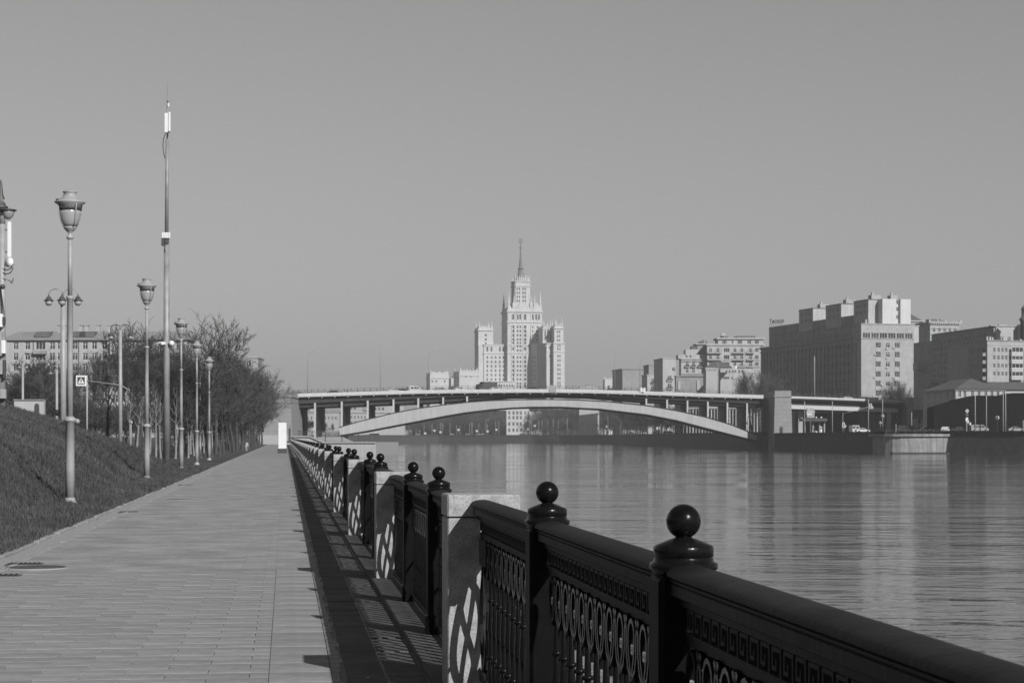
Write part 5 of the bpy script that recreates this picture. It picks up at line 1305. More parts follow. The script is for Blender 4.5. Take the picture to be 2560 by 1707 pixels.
for p0, p1 in (((922,1066),(1000,1076)),((925,1073),(985,1080))):
    a, b = P(*p0, 900), P(*p1, 900); m.faces([(a.x,900,a.z-.5),(b.x,900,b.z-.5),(b.x,903,b.z-.5),(a.x,903,a.z-.5),(a.x,900,a.z),(b.x,900,b.z),(b.x,903,b.z),(a.x,903,a.z)], [(0,3,2,1),(4,5,6,7),(0,1,5,4),(1,2,6,5),(2,3,7,6),(3,0,4,7)])
m.build('ramp_beams', STUC2, rp, world=True, kind='stuff')

# left apartment building
la = thing('apartment_building', 'long pale apartment building with a low roof behind the trees on the left', 'building', (PX(8,520), 520, 0), -.06)
az = lambda py: PZ(py, 520); ax = lambda px: PX(px,520)-PX(8,520)
rws = [az(865+26.5*k) for k in range(7)]
wl = []
for px in (40,70,): wl += [(ax(px), z, 1.4, 1.9, 'tee') for z in rws]
for px in (103,): wl += [(ax(px), z, 2.6, 2.0, 'three') for z in rws]
for px in (133,152,190,216,239): wl += [(ax(px), z, 1.4, 1.9, 'tee') for z in rws]
for px in (265,292,312,334,352,380,404,428,452): wl += [(ax(px), z, 1.5, 1.9, 'tee') for z in rws]
block(la, rect(0, ax(475), 0, 14), 0, az(850), STUC2, {0: wl}); band(la, rect(0,ax(475),0,14), az(851), az(848), .7, ROOFL)
m = MB(); zr0, zr1 = az(848), az(826); Wl = ax(475); m.faces([(-.7,-.7,zr0),(Wl+.7,-.7,zr0),(Wl+.7,14.7,zr0),(-.7,14.7,zr0),(2,7,zr1),(Wl-2,7,zr1)], [(0,1,5,4),(1,2,5),(2,3,4,5),(3,0,4)]); m.build('roof', ROOFL, la)
for px in (105, 195, 218): 
    m = MB(); u = ax(px); m.faces([(u-2,.8,zr0+.6),(u+2,.8,zr0+.6),(u+2,4.5,zr0+2.2),(u-2,4.5,zr0+2.2),(u-2,1.2,zr0+1.9),(u+2,1.2,zr0+1.9)], [(0,1,5,4),(4,5,2,3),(0,4,3),(1,2,5)]); m.build('dormer', ROOF, la)
for px in (133,145,188,203,232,262,282): m = MB(); u = ax(px); m.box(u-.5,u+.5,6.2,7.2,zr1-.8,zr1+1.6); m.box(u-.7,u+.7,6,7.4,zr1+1.6,zr1+1.9); m.build('chimney', PLAST, la)
for px, k in ((103,0),(103,2),(265,1),(352,0),(404,2)): m = MB(); u = ax(px); m.box(u-1.7,u+1.7,-1.2,-.01,rws[k]-2.1,rws[k]-1.1); m.build('balcony', BRICKD, la)
m = MB(); u = ax(290); m.box(u-.85,u+.85,-1.1,-.01,rws[0]-2.2,rws[0]+1.2); m.build('glazed_balcony', WHITE, la)
for px, k in ((70,0),(133,2),(216,1),(239,1),(88,0)): m = MB(); u = ax(px); m.bev(u-.45,u+.45,-.4,-.02,rws[k]-1.9,rws[k]-1.3,.04); m.build('air_conditioner', PLAST, la)
for px in (85, 200): m = MB(); u = ax(px); m.tube([(u,-.12,0),(u,-.12,zr0)], .09, 6); m.build('drainpipe', POLED, la)
for a_, b_, Y, t_, lab in ((400,520,560,872,'pale apartment building end showing through the tall bare tree'),(560,645,600,895,'far pale building showing above the dark tree row')):
    zbox('far_apartment_house', lab, a_, b_, Y, t_, PLAST, 14, 0, [(a_+10+k*17,t_+14+j*22,1.4,1.8) for k in range(4) for j in range(3)], 'tee')

def slope_z(x, Y):
    yf = 1712; yb = 1752; return ZR + (22 if x < 60 else 0)*min(1, max(0, (Y-yf)/(yb-yf)))
# ------------------------------------------------------------------ trees (bare, early spring)
def grow(seed, H, trunk_h, spread, r0, nl=9, dense=1.0, up=.35, twig=.016, depth=4):
    rg = random.Random(seed); T = MB(); Cc = MB()
    def seg(mb, pts, rad, n): mb.tube(pts, rad, n, 0, smooth=(n > 3), cap=False)
    def bend(p, d, Ln, k, wob, lift):
        pts = [p.copy()]; d = d.copy()
        for i in range(k):
            d = (d + Vector((rg.gauss(0,wob), rg.gauss(0,wob), rg.gauss(0,wob)+lift))).normalized(); p = p + d*(Ln/k); pts.append(p.copy())
        return pts, d
    tr, td = bend(Vector((0,0,-.3)), Vector((rg.gauss(0,.03),rg.gauss(0,.03),1)), H*.72, 6, .05, .1)
    seg(T, tr, [r0*1.35, r0, r0*.85, r0*.66, r0*.48, r0*.32, r0*.2], 8)
    def along(pts, t):
        f = t*(len(pts)-1); i = min(int(f), len(pts)-2); return pts[i].lerp(pts[i+1], f-i)
    def branch(p, d, Ln, rad, lv):
        k = 4 if lv == 0 else 3 if lv == 1 else 2
        pts, d2 = bend(p, d, Ln, k, .16 if lv < 2 else .2, up*.28 if lv < 2 else .04)
        seg(Cc if lv else T, pts, [rad*(1-.75*i/k) for i in range(k+1)], (5 if lv == 0 else 3))
        if lv >= depth-1: return
        n = int((7 if lv == 0 else 6 if lv == 1 else 5)*dense + rg.random())
        for i in range(n):
            t = .22 + .78*(i+rg.random())/n; q = along(pts, min(t, .99)); dd = (pts[min(int(t*k)+1,k)]-pts[max(min(int(t*k),k-1),0)]).normalized()
            a = Vector((rg.gauss(0,1),rg.gauss(0,1),rg.gauss(0,1))); a = (a-dd*a.dot(dd)).normalized()
            ang = rg.uniform(.45,.95); nd = (dd*math.cos(ang)+a*math.sin(ang)+Vector((0,0,up*.5))).normalized()
            branch(q, nd, Ln*rg.uniform(.42,.62), max(rad*.45, twig), lv+1)
    zmin = trunk_h/(H*.72+.001)
    for i in range(nl):
        t = zmin + (1-zmin)*(i+.3)/nl; p = along(tr, min(t,.99)); az_ = i*2.4+rg.uniform(-.4,.4)
        el = rg.uniform(.25,.7)+t*.5; d = Vector((math.cos(az_)*math.cos(el), math.sin(az_)*math.cos(el), math.sin(el)))
        branch(p, d, spread*(1.05-.45*t)*rg.uniform(.85,1.15), r0*.42*(1.1-.5*t), 0)
    branch(tr[-1], td, H*.28, r0*.25, 0)
    return T, Cc
TREES = []
for sd, H_, th, spd, r0, nl, dn, up_, tw in ((3,11,2.3,5.2,.17,13,1.05,.55,.020),(8,11,2.6,4.6,.15,12,1.05,.7,.020),(21,11,2.2,5.6,.18,13,1.1,.4,.022),(34,11,2.8,4.0,.13,11,1.0,.9,.020)):
    T_, C_ = grow(sd, H_, th, spd, r0, nl, dn, up_, tw); TREES.append((T_.mesh('trunk', BARK), C_.mesh('crown', TWIG)))
T_, C_ = grow(55, 12, 5.0, 6.8, .26, 8, .95, .25, .026, 5 if False else 4); BIG = (T_.mesh('trunk', BARK), C_.mesh('crown', TWIG))
YT = []
for sd in (2, 9):
    T_, C_ = grow(sd, 6, 2.8, 1.6, .09, 7, .55, .9, .012, 3); YT.append((T_.mesh('trunk', PALEB), C_.mesh('crown', TWIG)))
tr_ = random.Random(99)
def tree(x, y, z, sc, me, label, group=None, rz=None, sx=1.0, name='bare_tree'):
    t = thing(name, label, 'tree', (x, y, z), tr_.uniform(0,6.28) if rz is None else rz, group); t.scale = (sc*sx, sc*sx, sc)
    put('trunk', me[0], t); put('crown', me[1], t); return t
def tree_px(px, Y, top, me, label, group=None, z=None, sx=1.0, hh=11.0):
    if z is None: z = 0
    h = PZ(top, Y)-z; return tree(PX(px,Y), Y, z, h/hh*.93, me, label, group, sx=sx)
tree_px(528, 165, 806, BIG, 'wide-spreading bare tree standing taller than the dark tree row', hh=12, sx=1.0)
G1 = 'bare trees lining the walk toward the bridge'
k = 0
for px, Y, top in ((470,172,880),(505,185,895),(540,200,885),(560,215,880),(585,235,892),(575,260,905),(605,265,905),(598,290,915),(622,305,920),(615,330,930),(636,345,935),(628,375,945),(646,385,955),(640,420,962),(655,430,972),(648,455,985),(525,240,900),(490,220,905),(560,300,915),(590,360,935),(455,200,890),(548,178,900),(610,400,945),(650,420,965),(630,340,935),(612,285,915),(592,250,900),(520,205,900),(500,165,905),(640,395,952)):
    tree_px(px, Y, top, TREES[k%4], 'dense dark bare tree %s' % ('at the near end of the row, under the wide-spreading tree' if px < 500 else 'in the near half of the row along the walk' if Y < 290 else 'in the far half of the row, close to the bridge tower'), G1, sx=1.08); k += 1
G2 = 'bare trees in front of the left apartment building'
for px, Y, top in ((272,250,905),(305,240,890),(340,225,846),(378,240,850),(418,230,872),(440,260,885),(358,200,885)):
    tree_px(px, Y, top, (TREES+[BIG])[k%5] if px > 350 else BIG, 'leafless tree in front of the left apartment building, %s' % ('left of the second lamp post' if px < 367 else 'right of the second lamp post'), G2, sx=.95); k += 1
G3 = 'dark bare bushy trees behind the bank at the left'
for px, Y, top in ((68,230,915),(98,215,897),(122,225,905),(25,240,935),(110,280,912),(150,240,925),(85,300,930),(140,205,935)):
    tree_px(px, Y, top, TREES[k%4], 'dark bushy bare tree behind the grass bank at the far left', G3, sx=1.35); k += 1
tree_px(238, 160, 880, TREES[1], 'bare tree with a forked dark trunk in front of the crossing sign', None, sx=.9)
for i, (px, Y, top) in enumerate(((344,128,985),(372,135,1000),(388,142,980),(403,150,1000),(438,160,990),(330,150,990),(470,165,1010),(486,180,1015),(478,200,1020),(360,170,1000),(510,215,1030),(530,235,1035),(548,255,1040),(566,280,1045),(582,310,1050),(595,340,1052),(608,370,1056),(620,400,1058))):
    tree_px(px, Y, top-50, YT[i%2], 'young bare tree with a pale whitewashed trunk, %s' % ('left of the second lamp post' if px < 367 else 'between the second and third lamp posts' if px < 452 else 'between the third and fifth lamp posts' if px < 523 else 'beyond the fifth lamp post'), 'young trees with pale trunks', hh=6.0)
for i in range(30):      # trees on the far embankment under the arch
    px = 968+i*19.5+tr_.uniform(-6,6)
    if 1262 < px < 1312: continue
    Y = interp(px, [960,1260,1500,1560,1640], [1690,1685,1520,1360,1180]) + tr_.uniform(0,60)
    tree_px(px, Y, 1008+tr_.uniform(-6,10) if px > 1100 else 1036, TREES[i%4], 'large bare tree on the far embankment, %s of the bright white house' % ('left' if px < 1290 else 'right'), 'tall bare trees on the far embankment', z=slope_z(PX(px,Y),Y)-.3, sx=1.1)
for i in range(26):      # second rank behind, and under the left and right parts
    px = 975+i*26+tr_.uniform(-6,6); Y = interp(px, [960,1260,1500,1560,1640], [1730,1725,1580,1420,1250]) + tr_.uniform(0,50)
    if 1250 < px < 1320: continue
    tree_px(px, Y, 1014+tr_.uniform(-6,10) if px > 1100 else 1036, TREES[(i+2)%4], 'large bare tree on the far embankment, %s of the bright white house' % ('left' if px < 1290 else 'right'), 'tall bare trees on the far embankment', z=slope_z(PX(px,Y),Y)-.3, sx=1.25)
for i in range(34):
    px = 1545+(i%17)*10.5+tr_.uniform(-4,4); Y = interp(px, [1545,1600,1650,1700,1720], [1440,1240,1110,985,960])-62+(i//17)*18
    tree_px(px, Y, 1018+tr_.uniform(-8,14)+(i//17)*8, TREES[i%4], 'bare tree on the right bank beneath the right half of the arch', 'bare trees beneath the right half of the arch', z=ZR, sx=1.3)
for px, Y, top in ((745,640,1042),(775,660,1050),(830,690,1058),(860,700,1062),(812,720,1055),(800,760,1048)):
    tree_px(px, Y, top, TREES[k%4], 'small bare tree seen between the left bridge columns', 'bare trees behind the left bridge columns', z=2.4, sx=1.2); k += 1
for px, Y, top in ((1855,835,928),(1880,820,935),(1905,810,925),(1930,790,935),(1900,790,950),(2245,757,950),(2265,757,962),(2280,800,925),(2300,800,938),(2328,800,936),(2352,690,950),(2378,680,957),(2345,790,946),(2395,670,955)):
    tree_px(px, Y, top, TREES[k%4], 'bare tree on the slope beside the huge apartment block' if px > 2100 else 'bare tree at the foot of the balconied building', 'bare trees among the right-bank buildings', z=ZR, sx=.9); k += 1
# wooded slope behind the far embankment
m = MB(); m.faces([(-210,1712,ZR-.1),(60,1712,ZR-.1),(60,1752,ZR+22),(-210,1752,ZR+22),(60,1762,ZR+22),(-210,1765,ZR+22)], [(0,1,2,3),(3,2,4,5)]); struct('wooded_slope', m, mat('dark_leaf_litter', .03, .95, .4, .15, dirt=.3))
# low bare shrubs
def lowbush(px, Y, top, label, group, z=0): return tree_px(px, Y, top, TREES[tr_.randrange(4)], label, group, z=z, sx=1.7)
for i in range(34):
    px = 150+i*14+tr_.uniform(-6,6); Y = tr_.uniform(240,420)
    lowbush(px, Y, 1020+tr_.uniform(-12,14), 'low dark leafless shrub in the thicket behind the young trees', 'leafless shrubs behind the young trees').name = 'bare_shrub'
for i in range(88):
    px = 962+(i%44)*15+tr_.uniform(-5,5); Y = interp(px, [960,1260,1500,1560,1640], [1670,1665,1500,1340,1160])+tr_.uniform(0,20)+(i//44)*28
    if 1258 < px < 1316: continue
    lowbush(px, Y, 1050+tr_.uniform(-10,10), 'low dark shrub along the far embankment %s of the bright white house' % ('left' if px < 1290 else 'right'), 'shrubs on the far embankment', slope_z(PX(px,Y),Y)-.3).name = 'bare_shrub'
# hillside that carries the right bank buildings
m = MB(); m.faces([(PX(2280,735),735,ZR),(PX(2600,650),650,ZR),(PX(2700,800),800,ZR+24),(PX(2290,850),850,ZR+20)], [(0,1,2,3)]); struct('hillside', m, LAND)

# ------------------------------------------------------------------ signs, people, small things
def sign_plate(px, py, Y, wpx, kind, label, pole_base=None, pole_px=None, arm=None):
    w_ = wpx/F*Y; x = PX(px, Y); z = PZ(py, Y); zb = pole_base if pole_base is not None else z-3
    r = thing('road_sign', label, 'road sign', (PX(pole_px if pole_px else px, Y), Y, zb)); dx = x-r.location.x; zc = z-zb
    m = MB(); m.tube([(0,.06,0),(0,.06,zc+w_/2)], .055, 8); m.build('pole', POLE, r)
    if kind == 'cross':
        m = MB(); m.bev(dx-w_/2, dx+w_/2, -.02, .02, zc-w_/2, zc+w_/2, .01); m.build('plate', WHITE, r)
        m = MB(); m.box(dx-w_*.36, dx+w_*.36, -.03, -.021, zc-w_*.36, zc+w_*.36); m.build('dark_field', POLED, r)
        m = MB(); m.faces([(dx-w_*.32,-.035,zc-w_*.27),(dx+w_*.32,-.035,zc-w_*.27),(dx,-.035,zc+w_*.30)], [(0,1,2)]); m.build('triangle', WHITE, r)
        m = MB(); y = -.04
        def st_(a, b, t): 
            a = Vector((dx+a[0]*w_, y, zc+a[1]*w_)); b = Vector((dx+b[0]*w_, y, zc+b[1]*w_)); d = (b-a).normalized(); n_ = Vector((-d.z,0,d.x))*t*w_
            m.face([a-n_, b-n_, b+n_, a+n_])
        st_((.01,.12),(-.01,-.03),.035); st_((-.01,-.03),(-.11,-.2),.025); st_((0,-.03),(.1,-.2),.025); st_((.01,.09),(.1,-.0),.018); st_((0,.09),(-.08,.02),.018)
        m.lathe([(.0001,0),(.035*w_,.01),(.035*w_,.05*w_),(.0001,.06*w_)], 10, (dx+.015*w_, y, zc+.14*w_)); m.build('walking_figure', BLACK, r)
    elif kind == 'round':
        m = MB(); m.lathe([(.01,-.03),(w_/2,-.02),(w_/2,.02),(.01,.03)], 20); o = m.build('plate', WHITE, r); o.rotation_euler = (R(90),0,0); o.location = (dx,0,zc)
        m = MB(); m.lathe([(w_*.34,-.01),(w_*.34,.01)], 20); o = m.build('disc', POLED, r); o.rotation_euler = (R(90),0,0); o.location = (dx,-.04,zc)
    elif kind == 'diamond':
        h_ = w_/2; m = MB(); q = [(dx-h_,-.02,zc),(dx,-.02,zc-h_),(dx+h_,-.02,zc),(dx,-.02,zc+h_)]; m.faces(q+[(a,.02,c) for a,b,c in q], [(0,1,2,3),(7,6,5,4),(0,4,5,1),(1,5,6,2),(2,6,7,3),(3,7,4,0)]); m.build('plate', WHITE, r)
        h_ *= .7; m = MB(); m.face([(dx-h_,-.03,zc),(dx,-.03,zc-h_),(dx+h_,-.03,zc),(dx,-.03,zc+h_)]); m.build('field', POLE, r)
        m = MB(); m.bev(dx-w_*.4, dx+w_*.4, -.02, .02, zc-w_*1.15, zc-w_*.6, .02); m.build('lower_plate', POLED, r)
    elif kind == 'ell':    # white outlined L shaped board
        a = w_; m = MB(); O = [(-.5,-.65),(.5,-.65),(.5,-.1),(.14,-.02),(.14,.65),(-.5,.65)]
        q = [(dx+u*a, -.02, zc+v*a) for u, v in O]; n_ = 6; m.faces(q+[(x_, .04, z_) for x_, _, z_ in q], [tuple(range(n_)), tuple(range(2*n_-1,n_-1,-1))]+[(i,n_+i,n_+(i+1)%n_,(i+1)%n_) for i in range(n_)]); m.build('board', WHITE, r)
        for u0,u1,v0,v1 in ((-.36,0,.1,.52),(-.36,0,-.2,.02),(-.36,-.02,-.5,-.28),(.05,.37,-.5,-.25)):
            m = MB(); m.box(dx+u0*a, dx+u1*a, -.05, -.021, zc+v0*a, zc+v1*a); m.build('dark_panel', BLACK, r)
    return r
r = sign_plate(203, 951.5, 125, 26, 'cross', 'square pedestrian crossing sign on a thin post right of the nearest lamp', .2, 217)
m = MB(); a = P(217,952,125)-r.location; b = P(300,962,125)-r.location; c = P(325,976,125)-r.location; m.tube([a,b,c], .03, 6); m.build('span_arm', POLE, r)
sign_plate(395.5, 1068, 175, 9, 'cross', 'small crossing sign between the whitewashed trunks below the mast', 0)
sign_plate(444, 1068, 185, 9, 'cross', 'second small crossing sign just left of the third lamp post', 0)
sign_plate(327, 1056, 165, 8, 'round', 'small round sign plate among the trunks left of the second lamp', 0)
sign_plate(2178, 1015, 612, 9.5, 'ell', 'white outlined L-shaped board hanging under the viaduct beam', PZ(1022,612), 2171)
sign_plate(2110.5, 1062, 612, 9.5, 'ell', 'white outlined L-shaped board on a post on the right quay', ZR)
sign_plate(2207, 1040, 620, 7.5, 'round', 'round sign high on the pole before the viaduct column', ZR)
sign_plate(2201, 1057, 622, 6, 'round', 'small sign plate left of the striped viaduct column', ZR)
sign_plate(2418, 1027, 560, 10, 'diamond', 'diamond-shaped road sign in front of the dark shed', ZR)
sign_plate(2493.5, 1044, 560, 9, 'round', 'round road sign in front of the dark shed', ZR)
sign_plate(2302, 1063, 600, 7, 'round', 'round sign behind the parked cars on the bastion', ZR)
r = thing('stop_marker', 'stack of white arrow plates below the diamond sign', 'road sign', (PX(2420,560),560,ZR)); z = lambda py: PZ(py,560)-ZR
for i, (dx, a_, b_) in enumerate(((-.3,1053,1044),(.1,1057,1050),(.5,1062,1056))): m = MB(); m.bev(dx-.35, dx+.35, -.05, .05, z(a_), z(b_), .03); m.build('arrow_plate', WHITE, r)
m = MB(); m.box(-.45,-.3,0,.1,0,z(1044)); m.box(.3,.42,0,.1,0,z(1060)); m.build('posts', POLE, r, kind='stuff')
sg = thing('supermarket_sign', 'small grey hoarding with white lettering under the left end of the viaduct beam', 'sign', (PX(2026.5,640),640,ZR)); z = lambda py: PZ(py,640)-ZR; wq = 19.5/F*640/2
m = MB(); m.bev(-wq, wq, -.15, .15, z(1044), z(1020.5), .05); m.build('board', POLE, sg); m = MB(); m.box(-.2,.2,.0,.14,0,z(1044)); m.build('post', POLED, sg)
text_mesh('А', 1.1, WHITE, 'letter', sg, (-wq*.5,-.19,z(1024)), .01); text_mesh('Дикс+', .95, WHITE, 'lettering', sg, (0,-.19,z(1029.5)), .01)
m = MB(); m.box(-wq*.95, wq*.3, -.18, -.155, z(1037), z(1034)); m.build('white_bar', WHITE, sg)
ca = thing('fuel_canopy', 'flat canopy on slim posts over white pumps at the left of the right quay', 'canopy', (PX(2035,650),650,ZR)); z = lambda py: PZ(py,650)-ZR; c = lambda px: PX(px,650)-PX(2035,650)
m = MB(); m.bev(c(2003), c(2066), -2, 5, z(1053), z(1045.5), .08); m.build('roof', POLED, ca)
for px in (2012, 2033, 2049, 2061): m = MB(); m.box(c(px)-.2, c(px)+.2, -.2, .2, 0, z(1053)-.01); m.build('post', POLE, ca)
for px in (2040.5, 2053): m = MB(); m.sphere((c(px),0,z(1043.5)), .28, 10, 6); m.build('roof_lamp', WHITE, ca)
for a_, b_, t_, lab in ((2031,2035,1069,'slim white fuel pump under the canopy'),(2050.5,2055,1066,'taller white fuel pump at the right end of the canopy'),(2038,2043,1077,'low white bin beside the fuel pump')):
    r = thing('fuel_pump', lab, 'pump', (PX((a_+b_)/2,648),648,ZR)); h_ = PZ(t_,648)-ZR; w_ = (b_-a_)/F*648/2
    m = MB(); m.bev(-w_, w_, -.25, .25, .1, h_, .05); m.build('housing', WHITE, r); m = MB(); m.box(-w_*1.05, w_*1.05, -.3, .3, 0, .1); m.build('base', POLED, r); m = MB(); m.box(-w_*.7, w_*.7, -.27, -.255, h_*.6, h_*.85); m.build('display', BLACK, r)
# grey billboard near the second tower
bb = thing('billboard', 'large dark grey billboard in front of the second small tower', 'billboard', (PX(2300,630),630,ZR)); z = lambda py: PZ(py,630)-ZR; c = lambda px: PX(px,630)-PX(2300,630)
m = MB(); m.bev(c(2281), c(2317), -.2, .2, z(1046), z(1024), .05); m.build('panel', BILL, bb); m = MB(); m.box(c(2296), c(2302), -.15, .3, 0, z(1046)); m.build('leg', POLED, bb)
# tall thin poles on the right quay
for i, (px, top, Y, lab) in enumerate(((2011.5,1003,640,'thin pole left of the hoarding below the viaduct'),(2081,1003,640,'thin lamp pole in front of the middle of the viaduct'),(2171,997,615,'lamp pole in front of the viaduct carrying an L-shaped board'),(2206.5,998,620,'pole with round sign before the right part of the viaduct'),(2438,988,558,'tall pale pole before the dark shed, first from the left'),(2466,988,558,'tall pale pole before the dark shed, second from the left'),(2508,975,558,'tall pale pole before the dark shed, third from the left'),(2514,975,556,'tall pale pole before the dark shed, close beside the third'),(2558,1050,556,'short pole at the right picture edge'),(2279,1030,590,'thin pole behind the cars on the bastion'),(2240,1060,600,'short thin post near the bastion'))):
    thin_lamp(px, Y, ZR, top, lab, 0, .11, 'lamp_pole', 'tall poles on the right quay', mat('pale_pole_paint', .38, .5, .1, 3))
r = thin_lamp(2107, 640, ZR, 1032, 'curved lamp arm reaching right in front of the viaduct', 0, .1, 'lamp_pole')
m = MB(); m.tube([(0,0,PZ(1034,640)-ZR),(3,0,PZ(1028,640)-ZR),(8.3,0,PZ(1017,640)-ZR)], .07, 6); m.build('arm', POLE, r)
rz_ = R(-83)
car('car', CARD, (PX(2262,575), 575, ZR), 'dark car parked first from the left on the bastion', 0, group=None)
car('van', CARD, (PX(2268,583), 583, ZR), 'dark van with a pale roof edge behind the parked cars', 0, 'van')
car('car', CARG, (PX(2320,580), 580, ZR), 'grey car parked behind the middle of the bastion', 0)
car('car', CARD, (PX(2345,568), 568, ZR), 'dark car parked near the right end of the bastion', 0)
car('car', CARW, (PX(2366,566), 566, ZR), 'pale car parked at the right corner of the bastion', R(60))
car('car', CARW, (PX(2156,640), 640, ZR), 'white car on the quay just right of the white lorry', R(10))
r = thing('white_lorry', 'white lorry back with dark window panels standing under the viaduct', 'lorry', (PX(2139,645),645,ZR)); z = lambda py: PZ(py,645)-ZR; w_ = 18/F*645/2
m = MB(); m.bev(-w_, w_, -.5, 6, z(1079), z(1063), .12); m.build('body', CARW, r); m = MB(); m.box(-w_*.85, -w_*.1, -.53, -.505, z(1071), z(1065)); m.build('dark_panel', POLED, r); m = MB(); m.box(w_*.1, w_*.85, -.53, -.505, z(1071), z(1065)); m.build('dark_panel', POLED, r)
m = MB(); m.tube([(-.7,-.52,z(1071)),(0,-.52,z(1063)),(.7,-.52,z(1071))], .07, 5); m.build('ladder', POLED, r)
for sx_ in (-1,1): m = MB(); m.lathe([(.2,-.15),(.45,-.13),(.45,.13),(.2,.15)], 12); o = m.build('wheel', RUB, r); o.rotation_euler = (0,R(90),0); o.location = (sx_*(w_-.2), 1.2, .45)
car('car', CARD, (PX(2400,562), 562, ZR), 'dark car on the quay left of the diamond sign', 0)
car('van', CARG, (PX(2448,561), 561, ZR), 'grey van parked between the tall poles before the dark shed', 0, 'van')
car('car', CARG, (PX(2540,560), 560, ZR), 'grey car at the right edge before the dark shed', 0)
small_rail([(105,561.5,ZR-.6),(121,561.5,ZR-.6)], 'dark iron fence along the top of the pale bastion', 1.15, 2.6)
# far embankment: poles, small signs, cars
rp_ = random.Random(31)
for px, top in ((1040,1073),(1049,1074),(1060,1058),(1080,1056),(1102,1056),(1107,1059),(1125,1058),(1141,1062),(1150,1064),(1174,1057),(1179,1055),(1181,1057),(1197,1058),(1215,1048),(1218,1060),(1239,1052),(1247,1052),(1324,1050),(1329,1052),(1347,1049),(1355,1050),(1369,1050),(1383,1048),(1395,1050),(1418,1044),(1434,1056),(1446,1051),(1467,1047),(1479,1040),(1493,1042),(1505,1042),(1520,1041),(1526,1045),(1533,1035),(1550,1038),(1554,1040),(1569,1041),(1573,1040),(1597,1044),(1600,1046),(1620,1048),(1641,1053),(1651,1055),(1661,1057),(1664,1058),(1679,1062),(1687,1064)):
    Y = interp(px, [960,1260,1500,1560,1690], [1660,1655,1480,1320,1000]) + 6
    thin_lamp(px, Y, ZR, top, 'thin street pole on the far embankment seen through the arch', 1.2 if px in (1215,1395,1533) else 0, .16, 'far_street_pole', 'street poles on the far embankment', mat('pale_pole_paint', .38))
for i, px in enumerate((1045,1075,1130,1170,1187,1197,1209,1305,1345,1368,1390,1475,1560,1578,1612,1640,1668,1675)):
    Y = interp(px, [960,1260,1500,1560,1690], [1660,1655,1480,1320,1000]) + 9
    car('car', (CARG, CARD, CARG)[i%3], (PX(px,Y), Y, ZR+.35), 'tiny pale car on the far embankment road seen through the arch', 0, group='cars on the far embankment')
for i, (px, py) in enumerate(((1086,1076),(1063,1083),(1146,1074),(1192,1077),(1101,1080),(1219,1078),(1241,1074),(1518,1066),(1532,1068),(1552,1052),(1598,1067),(1645,1070),(1669,1066),(1696,1073),(1337,1064),(1321,1072))):
    Y = interp(px, [960,1260,1500,1560,1690], [1660,1655,1480,1320,1000]) + 4
    r = thing('far_road_sign', 'tiny pale road sign on the far embankment seen through the arch', 'road sign', (PX(px,Y),Y,ZR), 0, 'road signs on the far embankment'); h_ = PZ(py,Y)-ZR
    m = MB(); m.bev(-.9, .9, -.05, .05, h_-.8, h_+.8, .03); m.build('plate', FRAME, r); m = MB(); m.tube([(0,.1,0),(0,.1,h_)], .08, 5); m.build('pole', POLE, r)
r = thing('white_kiosk', 'tall white kiosk board on the right bank under the arch', 'kiosk', (PX(1645,1150),1150,ZR)); h_ = PZ(1063,1150)-ZR; m = MB(); m.bev(-1.0,.8,-.3,.3,.4,h_,.05); m.build('board', WHITE, r); m = MB(); m.box(-1.1,.9,-.35,.35,0,.4); m.build('base', POLED, r)

# left side: dark roofed shelter frame, white mural wall, low wall
mu = thing('mural_wall', 'low white wall with a dark arch painted on it behind the bank crest', 'wall', (PX(73,135),135,1.6)); z = lambda py: PZ(py,135)-1.6; c = lambda px: PX(px,135)-PX(73,135)
m = MB(); m.box(c(35), c(110), 0, .4, -1.5, z(1000)); m.build('wall', STUC2, mu); m = MB(); m.box(c(34), c(111), -.1, .5, z(1000), z(998)); m.build('coping', POLE, mu)
m = MB(); q = [(c(86),-.01,-1)]+[(c(92)+.17*math.cos(R(a)),-.01,z(1015)+.2*math.sin(R(a))) for a in (180,140,90,40,0)]+[(c(98),-.01,-1)]; m.face(q); m.build('arch_motif', POLED, mu)
sf = thing('bus_shelter', 'dark-framed shelter with a lit strip half hidden behind the nearest lamp post', 'shelter', (PX(160,118),118,.2)); z = lambda py: PZ(py,118)-.2; c = lambda px: PX(px,118)-PX(160,118)
m = MB(); m.box(c(128), c(191), 0, 1.4, z(1030), z(1024)); m.build('roof', BLACK, sf); m = MB(); m.box(c(184), c(191), 0, .2, 0, z(1030)-.01); m.box(c(128), c(132), 0, .2, z(1046), z(1030)-.01); m.build('frame', BLACK, sf, kind='stuff')
m = MB(); m.bev(c(134), c(182), .3, .5, z(1040), z(1031), .03); m.build('sign_box', POLE, sf); m = MB(); m.box(c(143), c(165), .25, .29, z(1036), z(1034)); m.build('white_strip', WHITE, sf)
gm = thing('round_mirror', 'small pale round mirror beside the ring of the nearest lamp post', 'mirror', (PX(193,80),80,bank_h(-6,80))); m = MB(); zz_ = PZ(1053,80)-gm.location.z; m.sphere((0,0,zz_), .11, 14, 8); m.build('bowl', POLE, gm); m = MB(); m.tube([(0,0,0),(0,0,zz_)], .02, 5); m.build('stem', POLED, gm)

